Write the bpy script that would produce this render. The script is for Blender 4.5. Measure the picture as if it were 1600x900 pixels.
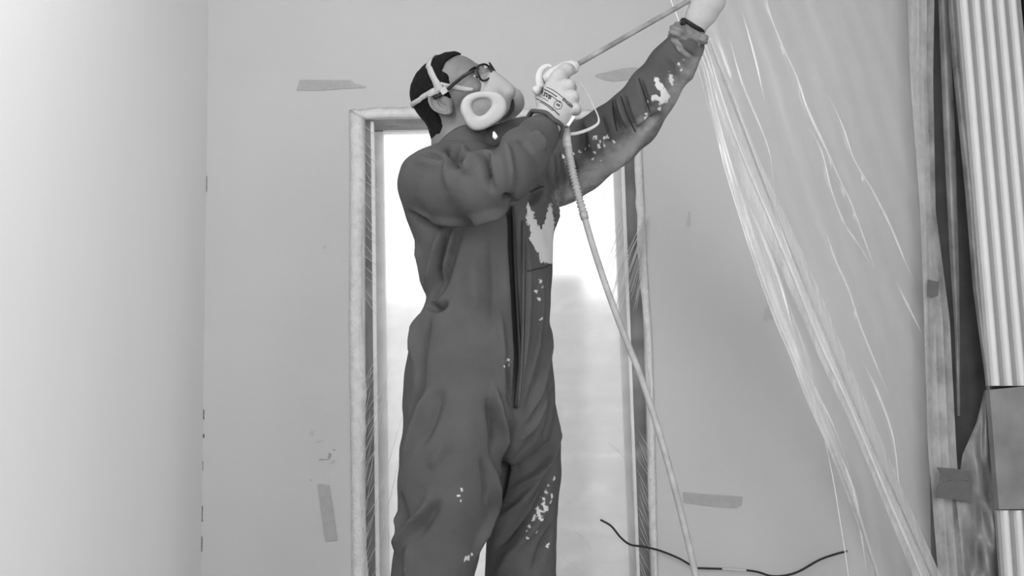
import bpy, bmesh, math, random
import numpy as np
from mathutils import Vector, Matrix
from mathutils.bvhtree import BVHTree

random.seed(7)
rng = np.random.default_rng(11)
for o in list(bpy.data.objects):
    bpy.data.objects.remove(o, do_unlink=True)
scene = bpy.context.scene
C = scene.collection

# ------------------------------------------------------------------ camera
FPX = 2000.0
PITCH, ROLL = math.radians(7.0), math.radians(-0.9)
CAM = np.array([0.0, 0.0, 0.85])
_F = np.array([0, math.cos(PITCH), math.sin(PITCH)])
_R0 = np.array([1.0, 0, 0])
_U0 = np.array([0, -math.sin(PITCH), math.cos(PITCH)])
CR = math.cos(ROLL) * _R0 + math.sin(ROLL) * _U0
CU = -math.sin(ROLL) * _R0 + math.cos(ROLL) * _U0
CF = _F
cam_data = bpy.data.cameras.new('camera')
cam_data.sensor_width = 36.0
cam_data.lens = 36.0 * FPX / 1600.0
cam_data.clip_start = 0.05
cam = bpy.data.objects.new('camera', cam_data)
C.objects.link(cam)
cam.matrix_world = Matrix(((CR[0], CU[0], -CF[0], CAM[0]),
                           (CR[1], CU[1], -CF[1], CAM[1]),
                           (CR[2], CU[2], -CF[2], CAM[2]),
                           (0, 0, 0, 1)))
scene.camera = cam

# ------------------------------------------------------------------ world and light
world = bpy.data.worlds.new('overcast_sky')
scene.world = world
world.use_nodes = True
bg = world.node_tree.nodes['Background']
bg.inputs['Color'].default_value = (1, 1, 1, 1)
bg.inputs['Strength'].default_value = 1.65


def area_light(name, loc, target, size, size_y, power):
    l = bpy.data.lights.new(name, 'AREA')
    l.shape = 'RECTANGLE'
    l.size, l.size_y, l.energy = size, size_y, power
    o = bpy.data.objects.new(name, l)
    C.objects.link(o)
    o.location = loc
    o.rotation_euler = (Vector(target) - Vector(loc)).to_track_quat('-Z', 'Y').to_euler()
    return o


area_light('added_right_fill', (1.45, 0.1, 1.25), (-0.9, 3.6, 1.1), 1.3, 1.7, 37.0)  # area lamp added at right to brighten the walls, mainly the left one
area_light('added_left_fill', (-0.92, 1.45, 2.0), (-0.1, 2.95, 1.6), 0.5, 0.8, 15.0)  # area lamp added at left to brighten the near sleeve
area_light('added_overhead_fill', (-0.55, 2.2, 2.66), (-0.05, 3.2, 1.45), 0.5, 0.5, 8.0)  # area lamp added overhead to brighten the upper body

scene.view_settings.view_transform = 'Standard'
scene.view_settings.look = 'None'
scene.view_settings.exposure = 0.07
scene.view_settings.gamma = 1.0
scene.view_settings.use_curve_mapping = False
scene.cycles.transparent_max_bounces = 32


# ------------------------------------------------------------------ pixels and points
def ray(px, py):
    d = CF + CR * (px - 800.0) / FPX + CU * (450.0 - py) / FPX
    return d


def W(px, py, Y):
    """the point of plane y = Y that the photograph shows at pixel (px, py)"""
    d = ray(px, py)
    return CAM + d * (Y / d[1])


def to_px(P):
    P = np.asarray(P, float) - CAM
    z = P @ CF
    return np.stack([800 + FPX * (P @ CR) / z, 450 - FPX * (P @ CU) / z], -1)


def onX(px, py, X):
    d = ray(px, py)
    return CAM + d * (X / d[0])


# ------------------------------------------------------------------ materials
def mat(name, val, rough=0.6, noise=0.0, nscale=8.0, bump=0.0, bscale=60.0, spec=0.3, metal=0.0, stretch=None):
    m = bpy.data.materials.new(name)
    m.use_nodes = True
    nt = m.node_tree
    b = nt.nodes['Principled BSDF']
    b.inputs['Base Color'].default_value = (val, val, val, 1)
    b.inputs['Roughness'].default_value = rough
    b.inputs['Specular IOR Level'].default_value = spec
    b.inputs['Metallic'].default_value = metal
    tc = nt.nodes.new('ShaderNodeTexCoord')
    mp = nt.nodes.new('ShaderNodeMapping')
    nt.links.new(tc.outputs['Object'], mp.inputs[0])
    if stretch:
        mp.inputs['Scale'].default_value = stretch
    if noise > 0:
        n = nt.nodes.new('ShaderNodeTexNoise')
        n.inputs['Scale'].default_value = nscale
        n.inputs['Detail'].default_value = 6
        nt.links.new(mp.outputs[0], n.inputs['Vector'])
        r = nt.nodes.new('ShaderNodeMapRange')
        r.inputs['From Min'].default_value = 0.3
        r.inputs['From Max'].default_value = 0.7
        r.inputs['To Min'].default_value = val * (1 - noise)
        r.inputs['To Max'].default_value = val * (1 + noise)
        nt.links.new(n.outputs['Fac'], r.inputs['Value'])
        cc = nt.nodes.new('ShaderNodeCombineColor')
        for i in range(3):
            nt.links.new(r.outputs[0], cc.inputs[i])
        nt.links.new(cc.outputs[0], b.inputs['Base Color'])
    if bump > 0:
        n2 = nt.nodes.new('ShaderNodeTexNoise')
        n2.inputs['Scale'].default_value = bscale
        n2.inputs['Detail'].default_value = 5
        nt.links.new(mp.outputs[0], n2.inputs['Vector'])
        bp = nt.nodes.new('ShaderNodeBump')
        bp.inputs['Strength'].default_value = bump
        bp.inputs['Distance'].default_value = 0.01
        nt.links.new(n2.outputs['Fac'], bp.inputs['Height'])
        nt.links.new(bp.outputs['Normal'], b.inputs['Normal'])
    return m


def film_mat(name, clear, white=0.85, gloss=0.12, rough=0.25, vary=0.1, nscale=(6, 6, 6), shade=0.5):
    """thin polythene: part clear, part milky (front and back scatter), a weak gloss"""
    m = bpy.data.materials.new(name)
    m.use_nodes = True
    nt = m.node_tree
    nt.nodes.clear()
    out = nt.nodes.new('ShaderNodeOutputMaterial')
    tr = nt.nodes.new('ShaderNodeBsdfTransparent')
    tr.inputs[0].default_value = (0.97, 0.97, 0.97, 1)
    tl = nt.nodes.new('ShaderNodeBsdfTranslucent')
    tl.inputs[0].default_value = (white, white, white, 1)
    df = nt.nodes.new('ShaderNodeBsdfDiffuse')
    df.inputs[0].default_value = (white, white, white, 1)
    gl = nt.nodes.new('ShaderNodeBsdfGlossy')
    gl.inputs['Roughness'].default_value = rough
    gl.inputs['Color'].default_value = (0.95, 0.95, 0.95, 1)
    mx = nt.nodes.new('ShaderNodeMixShader')
    mx.inputs[0].default_value = shade
    nt.links.new(tl.outputs[0], mx.inputs[1])
    nt.links.new(df.outputs[0], mx.inputs[2])
    mg = nt.nodes.new('ShaderNodeMixShader')
    mg.inputs[0].default_value = gloss
    nt.links.new(mx.outputs[0], mg.inputs[1])
    nt.links.new(gl.outputs[0], mg.inputs[2])
    ms = nt.nodes.new('ShaderNodeMixShader')
    tc = nt.nodes.new('ShaderNodeTexCoord')
    mp = nt.nodes.new('ShaderNodeMapping')
    mp.inputs['Scale'].default_value = nscale
    nt.links.new(tc.outputs['Object'], mp.inputs[0])
    n = nt.nodes.new('ShaderNodeTexNoise')
    n.inputs['Scale'].default_value = 1.0
    n.inputs['Detail'].default_value = 6
    nt.links.new(mp.outputs[0], n.inputs['Vector'])
    r = nt.nodes.new('ShaderNodeMapRange')
    r.inputs['From Min'].default_value = 0.3
    r.inputs['From Max'].default_value = 0.7
    r.inputs['To Min'].default_value = max(0, (1 - clear) - vary)
    r.inputs['To Max'].default_value = min(1, (1 - clear) + vary)
    nt.links.new(n.outputs['Fac'], r.inputs['Value'])
    nt.links.new(r.outputs[0], ms.inputs[0])
    nt.links.new(tr.outputs[0], ms.inputs[1])
    nt.links.new(mg.outputs[0], ms.inputs[2])
    nt.links.new(ms.outputs[0], out.inputs['Surface'])
    return m


M = {}
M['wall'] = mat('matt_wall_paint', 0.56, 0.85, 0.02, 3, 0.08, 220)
M['wall_side'] = mat('side_wall_lit_paint', 0.81, 0.85, 0.02, 2, 0.06, 200, stretch=(1, 1, .2))  # paler than the back wall: its stronger light is put into the colour
M['ceiling'] = mat('ceiling_paint', 0.7, 0.9)
M['floor'] = mat('dusty_floor_cover', 0.6, 0.8, 0.15, 5, 0.1, 60)
M['stain'] = mat('grey_wall_stain', 0.36, 0.9)
M['crack'] = mat('dark_crack', 0.1, 0.9)
M['plaster'] = mat('rough_plaster_edge', 0.72, 0.9, 0.08, 40, 0.5, 120)
M['jamb'] = mat('dark_door_jamb', 0.12, 0.7, 0.35, 30, 0.2, 90, stretch=(1, 1, .25))
M['white_paint'] = mat('white_gloss_paint', 0.8, 0.35, 0.03)
M['outside'] = mat('pale_render', 0.85, 0.9, 0.06, 4)
M['outside_dark'] = mat('grey_render', 0.3, 0.9, 0.06, 4)
M['tape'] = mat('masking_tape', 0.41, 0.7, 0.06, 40, 0.2, 200)
M['tape_dark'] = mat('grey_masking_tape', 0.13, 0.7, 0.08, 40, 0.2, 200)
M['cable'] = mat('black_rubber', 0.02, 0.5)
M['film'] = film_mat('clear_masking_film', 0.86, 0.9, 0.10, 0.3, 0.07, (3, 3, 14), 0.4)
M['sheet'] = film_mat('milky_dust_sheet', 0.80, 0.97, 0.30, 0.22, 0.06, (9, 9, 4), 0.75)
M['sheet_fold'] = film_mat('whitened_dust_sheet', 0.24, 0.99, 0.2, 0.25, 0.2, (22, 22, 2), 0.85)  # whitened so the fold highlights sit in the colour
M['sheet_layer'] = film_mat('layered_dust_sheet', 0.60, 0.99, 0.2, 0.25, 0.2, (22, 22, 2), 0.85)
M['film_dark'] = film_mat('hazy_film', 0.55, 0.7, 0.12, 0.4, 0.2, (16, 16, 8), 0.7)
M['film_pale'] = film_mat('milky_film', 0.52, 0.62, 0.06, 0.5, 0.2, (18, 18, 10), 0.8)
M['pillar'] = mat('dark_grey_pillar', 0.055, 0.7, 0.25, 12)
M['rib'] = mat('white_ribbed_metal', 0.78, 0.4, 0.03)
M['rib_back'] = mat('grey_panel_metal', 0.34, 0.5, 0.05)
M['band'] = mat('grey_flat_cover', 0.24, 0.6, 0.2, 9)
M['skin'] = mat('skin', 0.15, 0.5, 0.08, 30, 0.12, 300, spec=0.4)
M['hair'] = mat('short_dark_hair', 0.010, 0.75, 0.5, 120, 1.0, 420, spec=0.15)
M['glove'] = mat('pale_coated_glove', 0.40, 0.7, 0.05, 40, 0.25, 260)
M['print'] = mat('black_print', 0.03, 0.7)
M['band_black'] = mat('black_elastic', 0.012, 0.7)
M['rubber_mask'] = mat('grey_silicone', 0.33, 0.45)
M['filter'] = mat('pale_filter_plastic', 0.42, 0.6, 0.04, 30, 0.1, 150)
M['filter_pad'] = mat('grey_filter_pad', 0.22, 0.9, 0.08, 60, 0.3, 200)
M['strap'] = mat('pale_webbing', 0.36, 0.8, 0.05, 50, 0.3, 300)
M['glasses'] = mat('black_glasses_frame', 0.012, 0.25)
M['eye'] = mat('eye_white', 0.6, 0.2)
M['iris'] = mat('dark_iris', 0.02, 0.1)
M['gun'] = mat('worn_metal_gun', 0.33, 0.4, 0.12, 40, metal=0.2)
M['gun_pale'] = mat('pale_gun_plastic', 0.5, 0.45, 0.06, 40)
M['lance'] = mat('paint_stained_tube', 0.22, 0.6, 0.4, 26)
M['hose'] = mat('grey_hose', 0.33, 0.5, 0.15, 30)
M['boot'] = mat('black_leather', 0.03, 0.5)
M['zip'] = mat('dark_zip_and_gap_shade', 0.02, 0.6)  # zip and seams; also paints the shade in the near cuff gap
M['bright'] = mat('pale_clip_and_light_spot', 0.85, 0.3)  # gun clip; also paints the daylight spot at the collar
gm = bpy.data.materials.new('clear_lens')
gm.use_nodes = True
nt = gm.node_tree
nt.nodes.clear()
_o = nt.nodes.new('ShaderNodeOutputMaterial')
_t = nt.nodes.new('ShaderNodeBsdfTransparent')
_g = nt.nodes.new('ShaderNodeBsdfGlossy')
_g.inputs['Roughness'].default_value = 0.05
_x = nt.nodes.new('ShaderNodeMixShader')
_x.inputs[0].default_value = 0.22
nt.links.new(_t.outputs[0], _x.inputs[1]); nt.links.new(_g.outputs[0], _x.inputs[2]); nt.links.new(_x.outputs[0], _o.inputs[0])
M['lens'] = gm
fg = bpy.data.materials.new('frosted_pane')
fg.use_nodes = True
nt = fg.node_tree
nt.nodes.clear()
_o = nt.nodes.new('ShaderNodeOutputMaterial')
_t = nt.nodes.new('ShaderNodeBsdfRefraction')
_t.inputs['IOR'].default_value = 1.12
_t.inputs['Roughness'].default_value = 0.55
_g = nt.nodes.new('ShaderNodeBsdfTranslucent')
_g.inputs[0].default_value = (.95, .95, .95, 1)
_x = nt.nodes.new('ShaderNodeMixShader')
_x.inputs[0].default_value = 0.25
nt.links.new(_t.outputs[0], _x.inputs[1]); nt.links.new(_g.outputs[0], _x.inputs[2]); nt.links.new(_x.outputs[0], _o.inputs[0])
M['frost'] = fg


def coverall_material():
    """grey cotton with light paint where the 'paint' attribute (signed distance, metres) is negative"""
    m = mat('grey_work_cotton', 0.083, 0.85, 0.10, 14, 0.35, 420, spec=0.15)
    nt = m.node_tree
    b = nt.nodes['Principled BSDF']
    base = b.inputs['Base Color'].links[0].from_socket

    def layer(attr, val, namp, nscale, prev, feather):
        a = nt.nodes.new('ShaderNodeAttribute'); a.attribute_name = attr
        tc = nt.nodes.new('ShaderNodeTexCoord')
        n = nt.nodes.new('ShaderNodeTexNoise'); n.inputs['Scale'].default_value = nscale; n.inputs['Detail'].default_value = 5
        nt.links.new(tc.outputs['Object'], n.inputs['Vector'])
        s = nt.nodes.new('ShaderNodeMath'); s.operation = 'MULTIPLY_ADD'
        s.inputs[1].default_value = namp; s.inputs[2].default_value = -namp * 0.5
        nt.links.new(n.outputs['Fac'], s.inputs[0])
        ad = nt.nodes.new('ShaderNodeMath'); ad.operation = 'ADD'
        nt.links.new(a.outputs['Fac'], ad.inputs[0]); nt.links.new(s.outputs[0], ad.inputs[1])
        r = nt.nodes.new('ShaderNodeMapRange')
        r.inputs['From Min'].default_value = feather; r.inputs['From Max'].default_value = -feather
        nt.links.new(ad.outputs[0], r.inputs['Value'])
        mx = nt.nodes.new('ShaderNodeMix'); mx.data_type = 'RGBA'
        nt.links.new(r.outputs[0], mx.inputs['Factor'])
        nt.links.new(prev, mx.inputs[6])
        mx.inputs[7].default_value = (val, val, val, 1)
        return mx.outputs[2]
    c = layer('wash', 0.26, 0.05, 45, base, 0.02)
    c = layer('paint', 0.55, 0.022, 110, c, 0.0012)
    nt.links.new(c, b.inputs['Base Color'])
    return m


M['coverall'] = coverall_material()


# ------------------------------------------------------------------ mesh helpers
def tag(o, label=None, cat=None, group=None, kind=None):
    if label: o['label'] = label
    if cat: o['category'] = cat
    if group: o['group'] = group
    if kind: o['kind'] = kind
    return o


def empty(name, loc, label=None, cat=None, group=None):
    o = bpy.data.objects.new(name, None)
    o.empty_display_size = 0.05
    C.objects.link(o)
    o.location = loc
    return tag(o, label, cat, group)


def mesh_obj(name, verts, faces, m, parent=None, smooth=False):
    me = bpy.data.meshes.new(name)
    me.from_pydata([tuple(map(float, v)) for v in verts], [], [tuple(int(i) for i in f) for f in faces])
    me.update()
    if smooth:
        me.polygons.foreach_set('use_smooth', [True] * len(me.polygons))
    me.materials.append(M[m] if isinstance(m, str) else m)
    o = bpy.data.objects.new(name, me)
    C.objects.link(o)
    if parent is not None:
        o.parent = parent
        bpy.context.view_layer.update()
        o.matrix_parent_inverse = parent.matrix_world.inverted()
    return o


def box(name, lo, hi, m, parent=None, bevel=0.0):
    lo, hi = np.minimum(lo, hi), np.maximum(lo, hi)
    bm = bmesh.new()
    bmesh.ops.create_cube(bm, size=1)
    for v in bm.verts:
        v.co = Vector([(lo[i] + hi[i]) / 2 + v.co[i] * (hi[i] - lo[i]) for i in range(3)])
    if bevel > 0:
        bmesh.ops.bevel(bm, geom=list(bm.edges), offset=bevel, segments=2, affect='EDGES')
    return bm_obj(name, bm, m, parent)


def bm_obj(name, bm, m, parent=None, smooth=False):
    bmesh.ops.recalc_face_normals(bm, faces=bm.faces)
    v = [tuple(x.co) for x in bm.verts]
    bm.verts.index_update()
    f = [[x.index for x in fc.verts] for fc in bm.faces]
    bm.free()
    return mesh_obj(name, v, f, m, parent, smooth)


def prism(name, pts, off, m, parent=None, smooth=False):
    """closed polygon pts (Nx3) extruded by vector off"""
    pts = np.array(pts, float)
    n = len(pts)
    v = list(pts) + list(pts + np.array(off))
    f = [list(range(n))[::-1], list(range(n, 2 * n))]
    f += [[i, (i + 1) % n, n + (i + 1) % n, n + i] for i in range(n)]
    bm = bmesh.new()
    bv = [bm.verts.new(x) for x in v]
    for q in f:
        bm.faces.new([bv[i] for i in q])
    return bm_obj(name, bm, m, parent, smooth)


def catmull(pts, sub=6):
    pts = np.array(pts, float)
    P = np.vstack([2 * pts[0] - pts[1], pts, 2 * pts[-1] - pts[-2]])
    out = []
    for i in range(1, len(P) - 2):
        for k in range(sub):
            t = k / sub
            a, b, c, d = P[i - 1], P[i], P[i + 1], P[i + 2]
            out.append(0.5 * ((2 * b) + (-a + c) * t + (2 * a - 5 * b + 4 * c - d) * t * t + (-a + 3 * b - 3 * c + d) * t ** 3))
    out.append(pts[-1])
    return np.array(out)


def tube(name, pts, radii, m, parent=None, seg=12, squash=None, closed=False):
    """swept tube; radii scalar or list; squash=(axis vector, factor) flattens along an axis"""
    pts = np.array(pts, float)
    n = len(pts)
    r = np.full(n, radii) if np.isscalar(radii) else np.array(radii, float)
    T = np.gradient(pts, axis=0)
    if closed:
        T = np.roll(pts, -1, 0) - np.roll(pts, 1, 0)
    T /= np.linalg.norm(T, axis=1)[:, None] + 1e-12
    ref = np.array([0.1, 0.3, 1.0]) if abs(T[0][2]) < 0.9 else np.array([1.0, 0.2, 0])
    u = np.cross(T[0], ref); u /= np.linalg.norm(u)
    V, Fc = [], []
    for i in range(n):
        u = u - T[i] * (u @ T[i]); u /= np.linalg.norm(u)
        w = np.cross(T[i], u)
        for k in range(seg):
            a = 2 * math.pi * k / seg
            d = (u * math.cos(a) + w * math.sin(a)) * r[i]
            if squash is not None:
                ax = np.array(squash[0]) / np.linalg.norm(squash[0])
                d = d - ax * (d @ ax) * (1 - squash[1])
            V.append(pts[i] + d)
    lim = n if closed else n - 1
    for i in range(lim):
        j = (i + 1) % n
        for k in range(seg):
            Fc.append([i * seg + k, i * seg + (k + 1) % seg, j * seg + (k + 1) % seg, j * seg + k])
    if not closed:
        Fc.append(list(range(seg))[::-1])
        Fc.append([(n - 1) * seg + k for k in range(seg)])
    return mesh_obj(name, V, Fc, m, parent, True)


# ------------------------------------------------------------------ signed-distance modelling
def grid(lo, hi, h):
    ax = [np.arange(lo[i], hi[i] + h, h, dtype=np.float32) for i in range(3)]
    G = np.stack(np.meshgrid(*ax, indexing='ij'), -1)
    return G


def surface_nets(D, lo, h):
    nx, ny, nz = D.shape
    S = D < 0
    acc = np.zeros((nx - 1, ny - 1, nz - 1, 3), np.float32)
    cnt = np.zeros((nx - 1, ny - 1, nz - 1), np.float32)
    sl = lambda o, n: slice(o, n - 1 + o)
    for axis in range(3):
        o1, o2 = [a for a in range(3) if a != axis]
        for a in (0, 1):
            for b in (0, 1):
                off0 = [0, 0, 0]; off0[o1] = a; off0[o2] = b
                off1 = list(off0); off1[axis] = 1
                s0 = tuple(sl(off0[i], D.shape[i]) for i in range(3))
                s1 = tuple(sl(off1[i], D.shape[i]) for i in range(3))
                d0, d1 = D[s0], D[s1]
                c = (S[s0] != S[s1])
                t = np.where(c, d0 / np.where(c, d0 - d1, 1), 0)
                p = np.zeros(c.shape + (3,), np.float32)
                p[..., o1] = a; p[..., o2] = b; p[..., axis] = t
                acc += p * c[..., None]
                cnt += c
    act = cnt > 0
    idx = -np.ones(act.shape, np.int64)
    idx[act] = np.arange(act.sum())
    ijk = np.argwhere(act)
    V = (ijk + acc[act] / cnt[act][:, None]) * h + np.array(lo)
    faces = []
    for axis in range(3):
        o1, o2 = [(1, 2), (2, 0), (0, 1)][axis]
        sA = [slice(None)] * 3; sB = [slice(None)] * 3
        sA[axis] = slice(0, -1); sB[axis] = slice(1, None)
        ch = S[tuple(sA)] != S[tuple(sB)]
        e = np.argwhere(ch)
        e = e[(e[:, o1] > 0) & (e[:, o2] > 0) & (e[:, o1] < D.shape[o1] - 1) & (e[:, o2] < D.shape[o2] - 1)]
        q = []
        for a, b in ((-1, -1), (0, -1), (0, 0), (-1, 0)):
            c = e.copy(); c[:, o1] += a; c[:, o2] += b
            q.append(idx[c[:, 0], c[:, 1], c[:, 2]])
        q = np.stack(q, 1)
        flip = ~S[tuple(sA)][e[:, 0], e[:, 1], e[:, 2]]
        q[flip] = q[flip][:, ::-1]
        faces.append(q)
    return V, np.vstack(faces)


def smin(a, b, k):
    h = np.clip(0.5 + 0.5 * (b - a) / k, 0, 1)
    return b + (a - b) * h - k * h * (1 - h)


def smax(a, b, k):
    return -smin(-a, -b, k)


def rcone(P, a, b, ra, rb):
    a = np.asarray(a, np.float32); b = np.asarray(b, np.float32)
    ba = b - a
    t = np.clip(((P - a) @ ba) / (ba @ ba + 1e-12), 0, 1)
    return np.linalg.norm(P - a - t[..., None] * ba, axis=-1) - (ra + t * (rb - ra))


def chain(P, pts, rs, k=0.01):
    d = None
    for i in range(len(pts) - 1):
        e = rcone(P, pts[i], pts[i + 1], rs[i], rs[i + 1])
        d = e if d is None else smin(d, e, k)
    return d


def ellip(P, c, r, ax=None):
    Q = P - np.asarray(c, np.float32)
    if ax is not None:
        Q = Q @ np.asarray(ax, np.float32).T
    r = np.asarray(r, np.float32)
    k0 = np.linalg.norm(Q / r, axis=-1)
    k1 = np.linalg.norm(Q / (r * r), axis=-1)
    return k0 * (k0 - 1) / np.maximum(k1, 1e-6)


def vnoise(P, scale, seed=0):
    """cheap smooth pseudo noise"""
    r = np.random.default_rng(seed)
    out = np.zeros(P.shape[:-1])
    for i in range(5):
        d = r.normal(size=3); d /= np.linalg.norm(d)
        out += np.sin(P @ d * scale * r.uniform(0.6, 1.7) + r.uniform(0, 6.28))
    return out / 5


def relax(V, Fc, it=2, lam=0.5):
    V = V.copy()
    n = len(V)
    E = np.vstack([Fc[:, [0, 1]], Fc[:, [1, 2]], Fc[:, [2, 3]], Fc[:, [3, 0]]])
    deg = np.bincount(E.ravel(), minlength=n)[:, None]
    for _ in range(it):
        A = np.zeros_like(V)
        for c in range(3):
            A[:, c] = np.bincount(E[:, 0], V[E[:, 1], c], n) + np.bincount(E[:, 1], V[E[:, 0], c], n)
        V += lam * (A / np.maximum(deg, 1) - V)
    return V


def vnormals(V, Fc):
    a = np.cross(V[Fc[:, 2]] - V[Fc[:, 0]], V[Fc[:, 3]] - V[Fc[:, 1]])
    N = np.zeros_like(V)
    for k in range(4):
        for c in range(3):
            N[:, c] += np.bincount(Fc[:, k], a[:, c], len(V))
    return N / (np.linalg.norm(N, axis=1)[:, None] + 1e-12)


def sdf_mesh(fn, lo, hi, h, it=2):
    G = grid(lo, hi, h)
    D = fn(G)
    V, Fc = surface_nets(D, lo, h)
    if it:
        V = relax(V, Fc, it)
    return V, Fc


def subdivide(V, Fc):
    me = bpy.data.meshes.new('tmp')
    me.from_pydata(V.tolist(), [], Fc.tolist())
    ob = bpy.data.objects.new('tmp', me)
    C.objects.link(ob)
    md = ob.modifiers.new('s', 'SUBSURF'); md.levels = 1; md.render_levels = 1
    dg = bpy.context.evaluated_depsgraph_get()
    ev = ob.evaluated_get(dg).to_mesh()
    n = len(ev.vertices)
    v = np.empty(n * 3); ev.vertices.foreach_get('co', v)
    f = np.empty(len(ev.polygons) * 4, np.int64); ev.loops.foreach_get('vertex_index', f)
    ob.evaluated_get(dg).to_mesh_clear()
    bpy.data.objects.remove(ob, do_unlink=True)
    bpy.data.meshes.remove(me)
    return v.reshape(-1, 3), f.reshape(-1, 4)


def bvh_of(V, Fc):
    return BVHTree.FromPolygons([Vector(v) for v in V], [list(map(int, f)) for f in Fc])


def hit(bvh, px, py, lift=0.0):
    d = Vector(ray(px, py)).normalized()
    loc, nrm, i, dist = bvh.ray_cast(Vector(CAM), d)
    if loc is None:
        return None
    return np.array(loc - d * lift)


# ------------------------------------------------------------------ the room
YW = 4.30                       # face of the back wall
XL = onX(320, 450, -1)[0]
XL = W(320, 450, YW)[0]
XR = 1.98
HC = 2.75
# opening in the back wall
o_l, o_r = W(569, 600, YW)[0], W(1010, 600, YW)[0]
o_top = W(700, 180, YW)[2]


def struct(o):
    o['kind'] = 'structure'
    return o


wb = bmesh.new()


def quadbox(bm, lo, hi):
    r = bmesh.ops.create_cube(bm, size=1)
    for v in r['verts']:
        v.co = Vector([(lo[i] + hi[i]) / 2 + v.co[i] * (hi[i] - lo[i]) for i in range(3)])


WT = 0.22
quadbox(wb, (XL - 0.2, YW, 0), (o_l, YW + WT, HC))
quadbox(wb, (o_r, YW, 0), (XR + 0.2, YW + WT, HC))
quadbox(wb, (o_l, YW, o_top), (o_r, YW + WT, HC))
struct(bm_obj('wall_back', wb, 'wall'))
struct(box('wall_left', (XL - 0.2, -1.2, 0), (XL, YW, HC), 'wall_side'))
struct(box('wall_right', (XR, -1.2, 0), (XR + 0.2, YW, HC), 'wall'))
struct(box('floor', (XL - 0.2, -1.2, -0.1), (XR + 0.2, 9.0, 0), 'floor'))
struct(box('ceiling', (XL - 0.2, -1.2, HC), (XR + 0.2, YW + WT, HC + 0.1), 'ceiling'))

# cracks along the inner corner
wl = bpy.data.objects['wall_left']
for (y0, y1, w) in ((275, 300, .8), (640, 655, 1.6), (678, 684, 2.0), (790, 815, 1.0), (838, 862, 1.2), (720, 735, .6)):
    a, b = W(320, y0, YW - .002), W(320, y1, YW - .002)
    s = w / 465.0
    pts = []
    n = 6
    for i in range(n + 1):
        t = i / n
        pts.append([XL + .0015 + s * (0.6 + 0.6 * random.random()), YW - 0.0012, a[2] + (b[2] - a[2]) * t])
    for i in range(n, -1, -1):
        t = i / n
        pts.append([XL + .001, YW - 0.0012, a[2] + (b[2] - a[2]) * t])
    prism('crack', pts, (0, 0.0006, 0), 'crack', wl)

# smudges and scuffs on the back wall
wbk = bpy.data.objects['wall_back']


def blob(cx, cy, rx, ry, seed):
    r = np.random.default_rng(seed)
    out = []
    ph = r.uniform(0, 6.28, 4)
    for k in range(14):
        a = 2 * math.pi * k / 14
        s = 1 + .25 * math.sin(2 * a + ph[0]) + .2 * math.sin(3 * a + ph[1]) + .15 * math.sin(5 * a + ph[2])
        out.append((cx + rx * s * math.cos(a), cy + ry * s * math.sin(a)))
    return out


M['smudge'] = mat('faint_smudge', 0.49, 0.9)
for i, (cx, cy, rx, ry, mm) in enumerate(((515, 712, 3, 4, 'stain'), (520, 722, 4, 3, 'smudge'), (505, 718, 7, 1.2, 'stain'), (522, 703, 2, 1.2, 'stain'),
                                      (486, 750, 1.2, 1.0, 'stain'), (487, 677, 4, 3, 'smudge'), (500, 690, 6, 1.5, 'smudge'),
                                      (1076, 344, 3.5, 11, 'smudge'), (1202, 488, 7, 16, 'smudge'), (507, 386, 3, 2, 'smudge'))):
    prism('smudge', [W(x, y, YW - .0012) for x, y in blob(cx, cy, rx, ry, i)], (0, .0008, 0), mm, wbk)

# ------------------------------------------------------------------ masked doorway
rough = lambda a: a * (random.random() - .5) * 2


def strip(name, outer, inner, y0, dy, m, parent, jo=0.3, ji=1.5, n=60):
    """ragged strip between two pixel polylines at wall depth"""
    def samp(pl):
        pl = np.array(pl, float)
        s = np.r_[0, np.cumsum(np.linalg.norm(np.diff(pl, axis=0), axis=1))]
        t = np.linspace(0, s[-1], n)
        return np.stack([np.interp(t, s, pl[:, 0]), np.interp(t, s, pl[:, 1])], 1)
    A, B = samp(outer), samp(inner)
    V, Fc = [], []
    for i in range(n):
        a = A[i] + [rough(jo), rough(jo)]
        b = B[i] + [rough(ji) + 2.0 * math.sin(i * .35) * (ji / 1.5), rough(ji)]
        m1 = (a * .62 + b * .38)
        m2 = (a * .2 + b * .8)
        V += [W(*a, y0), W(*m1, y0 - dy), W(*m2, y0 - dy * (0.7 + .3 * random.random())), W(*b, y0 + .004)]
    for i in range(n - 1):
        for k in range(3):
            q = i * 4 + k
            Fc.append([q, q + 1, q + 5, q + 4])
    o = mesh_obj(name, V, Fc, m, parent, True)
    o.modifiers.new('t', 'SOLIDIFY').thickness = 0.002
    return o


trim = struct(strip('trim_1', [(546, 172), (547, 300), (546, 500), (548, 700), (550, 860), (553, 1290)],
                    [(568, 185), (567, 300), (568, 480), (570, 700), (572, 860), (580, 1290)], YW - .002, .010, 'plaster', None))
struct(strip('trim_2', [(546, 171), (600, 168), (700, 168), (850, 170), (1004, 172)],
             [(568, 186), (600, 184), (700, 183), (850, 185), (985, 188)], YW - .002, .008, 'plaster', None, 1.2, .8))
struct(strip('trim_3', [(1003, 172), (1004, 240), (1011, 400), (1019, 520), (1023, 650), (1026, 760), (1028, 900), (1034, 1290)],
             [(985, 188), (990, 262), (995, 360), (1006, 480), (1012, 600), (1014, 760), (1019, 900), (1026, 1290)], YW - .002, .010, 'plaster', None))

# the door: jambs set back in the opening, white strips painted in for bright film creases, a glazed leaf
door = struct(empty('door_1', (0.5 * (o_l + o_r), YW + .1, 0), 'bright glazed door masked with film', None))
YJ = YW + 0.05


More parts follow.
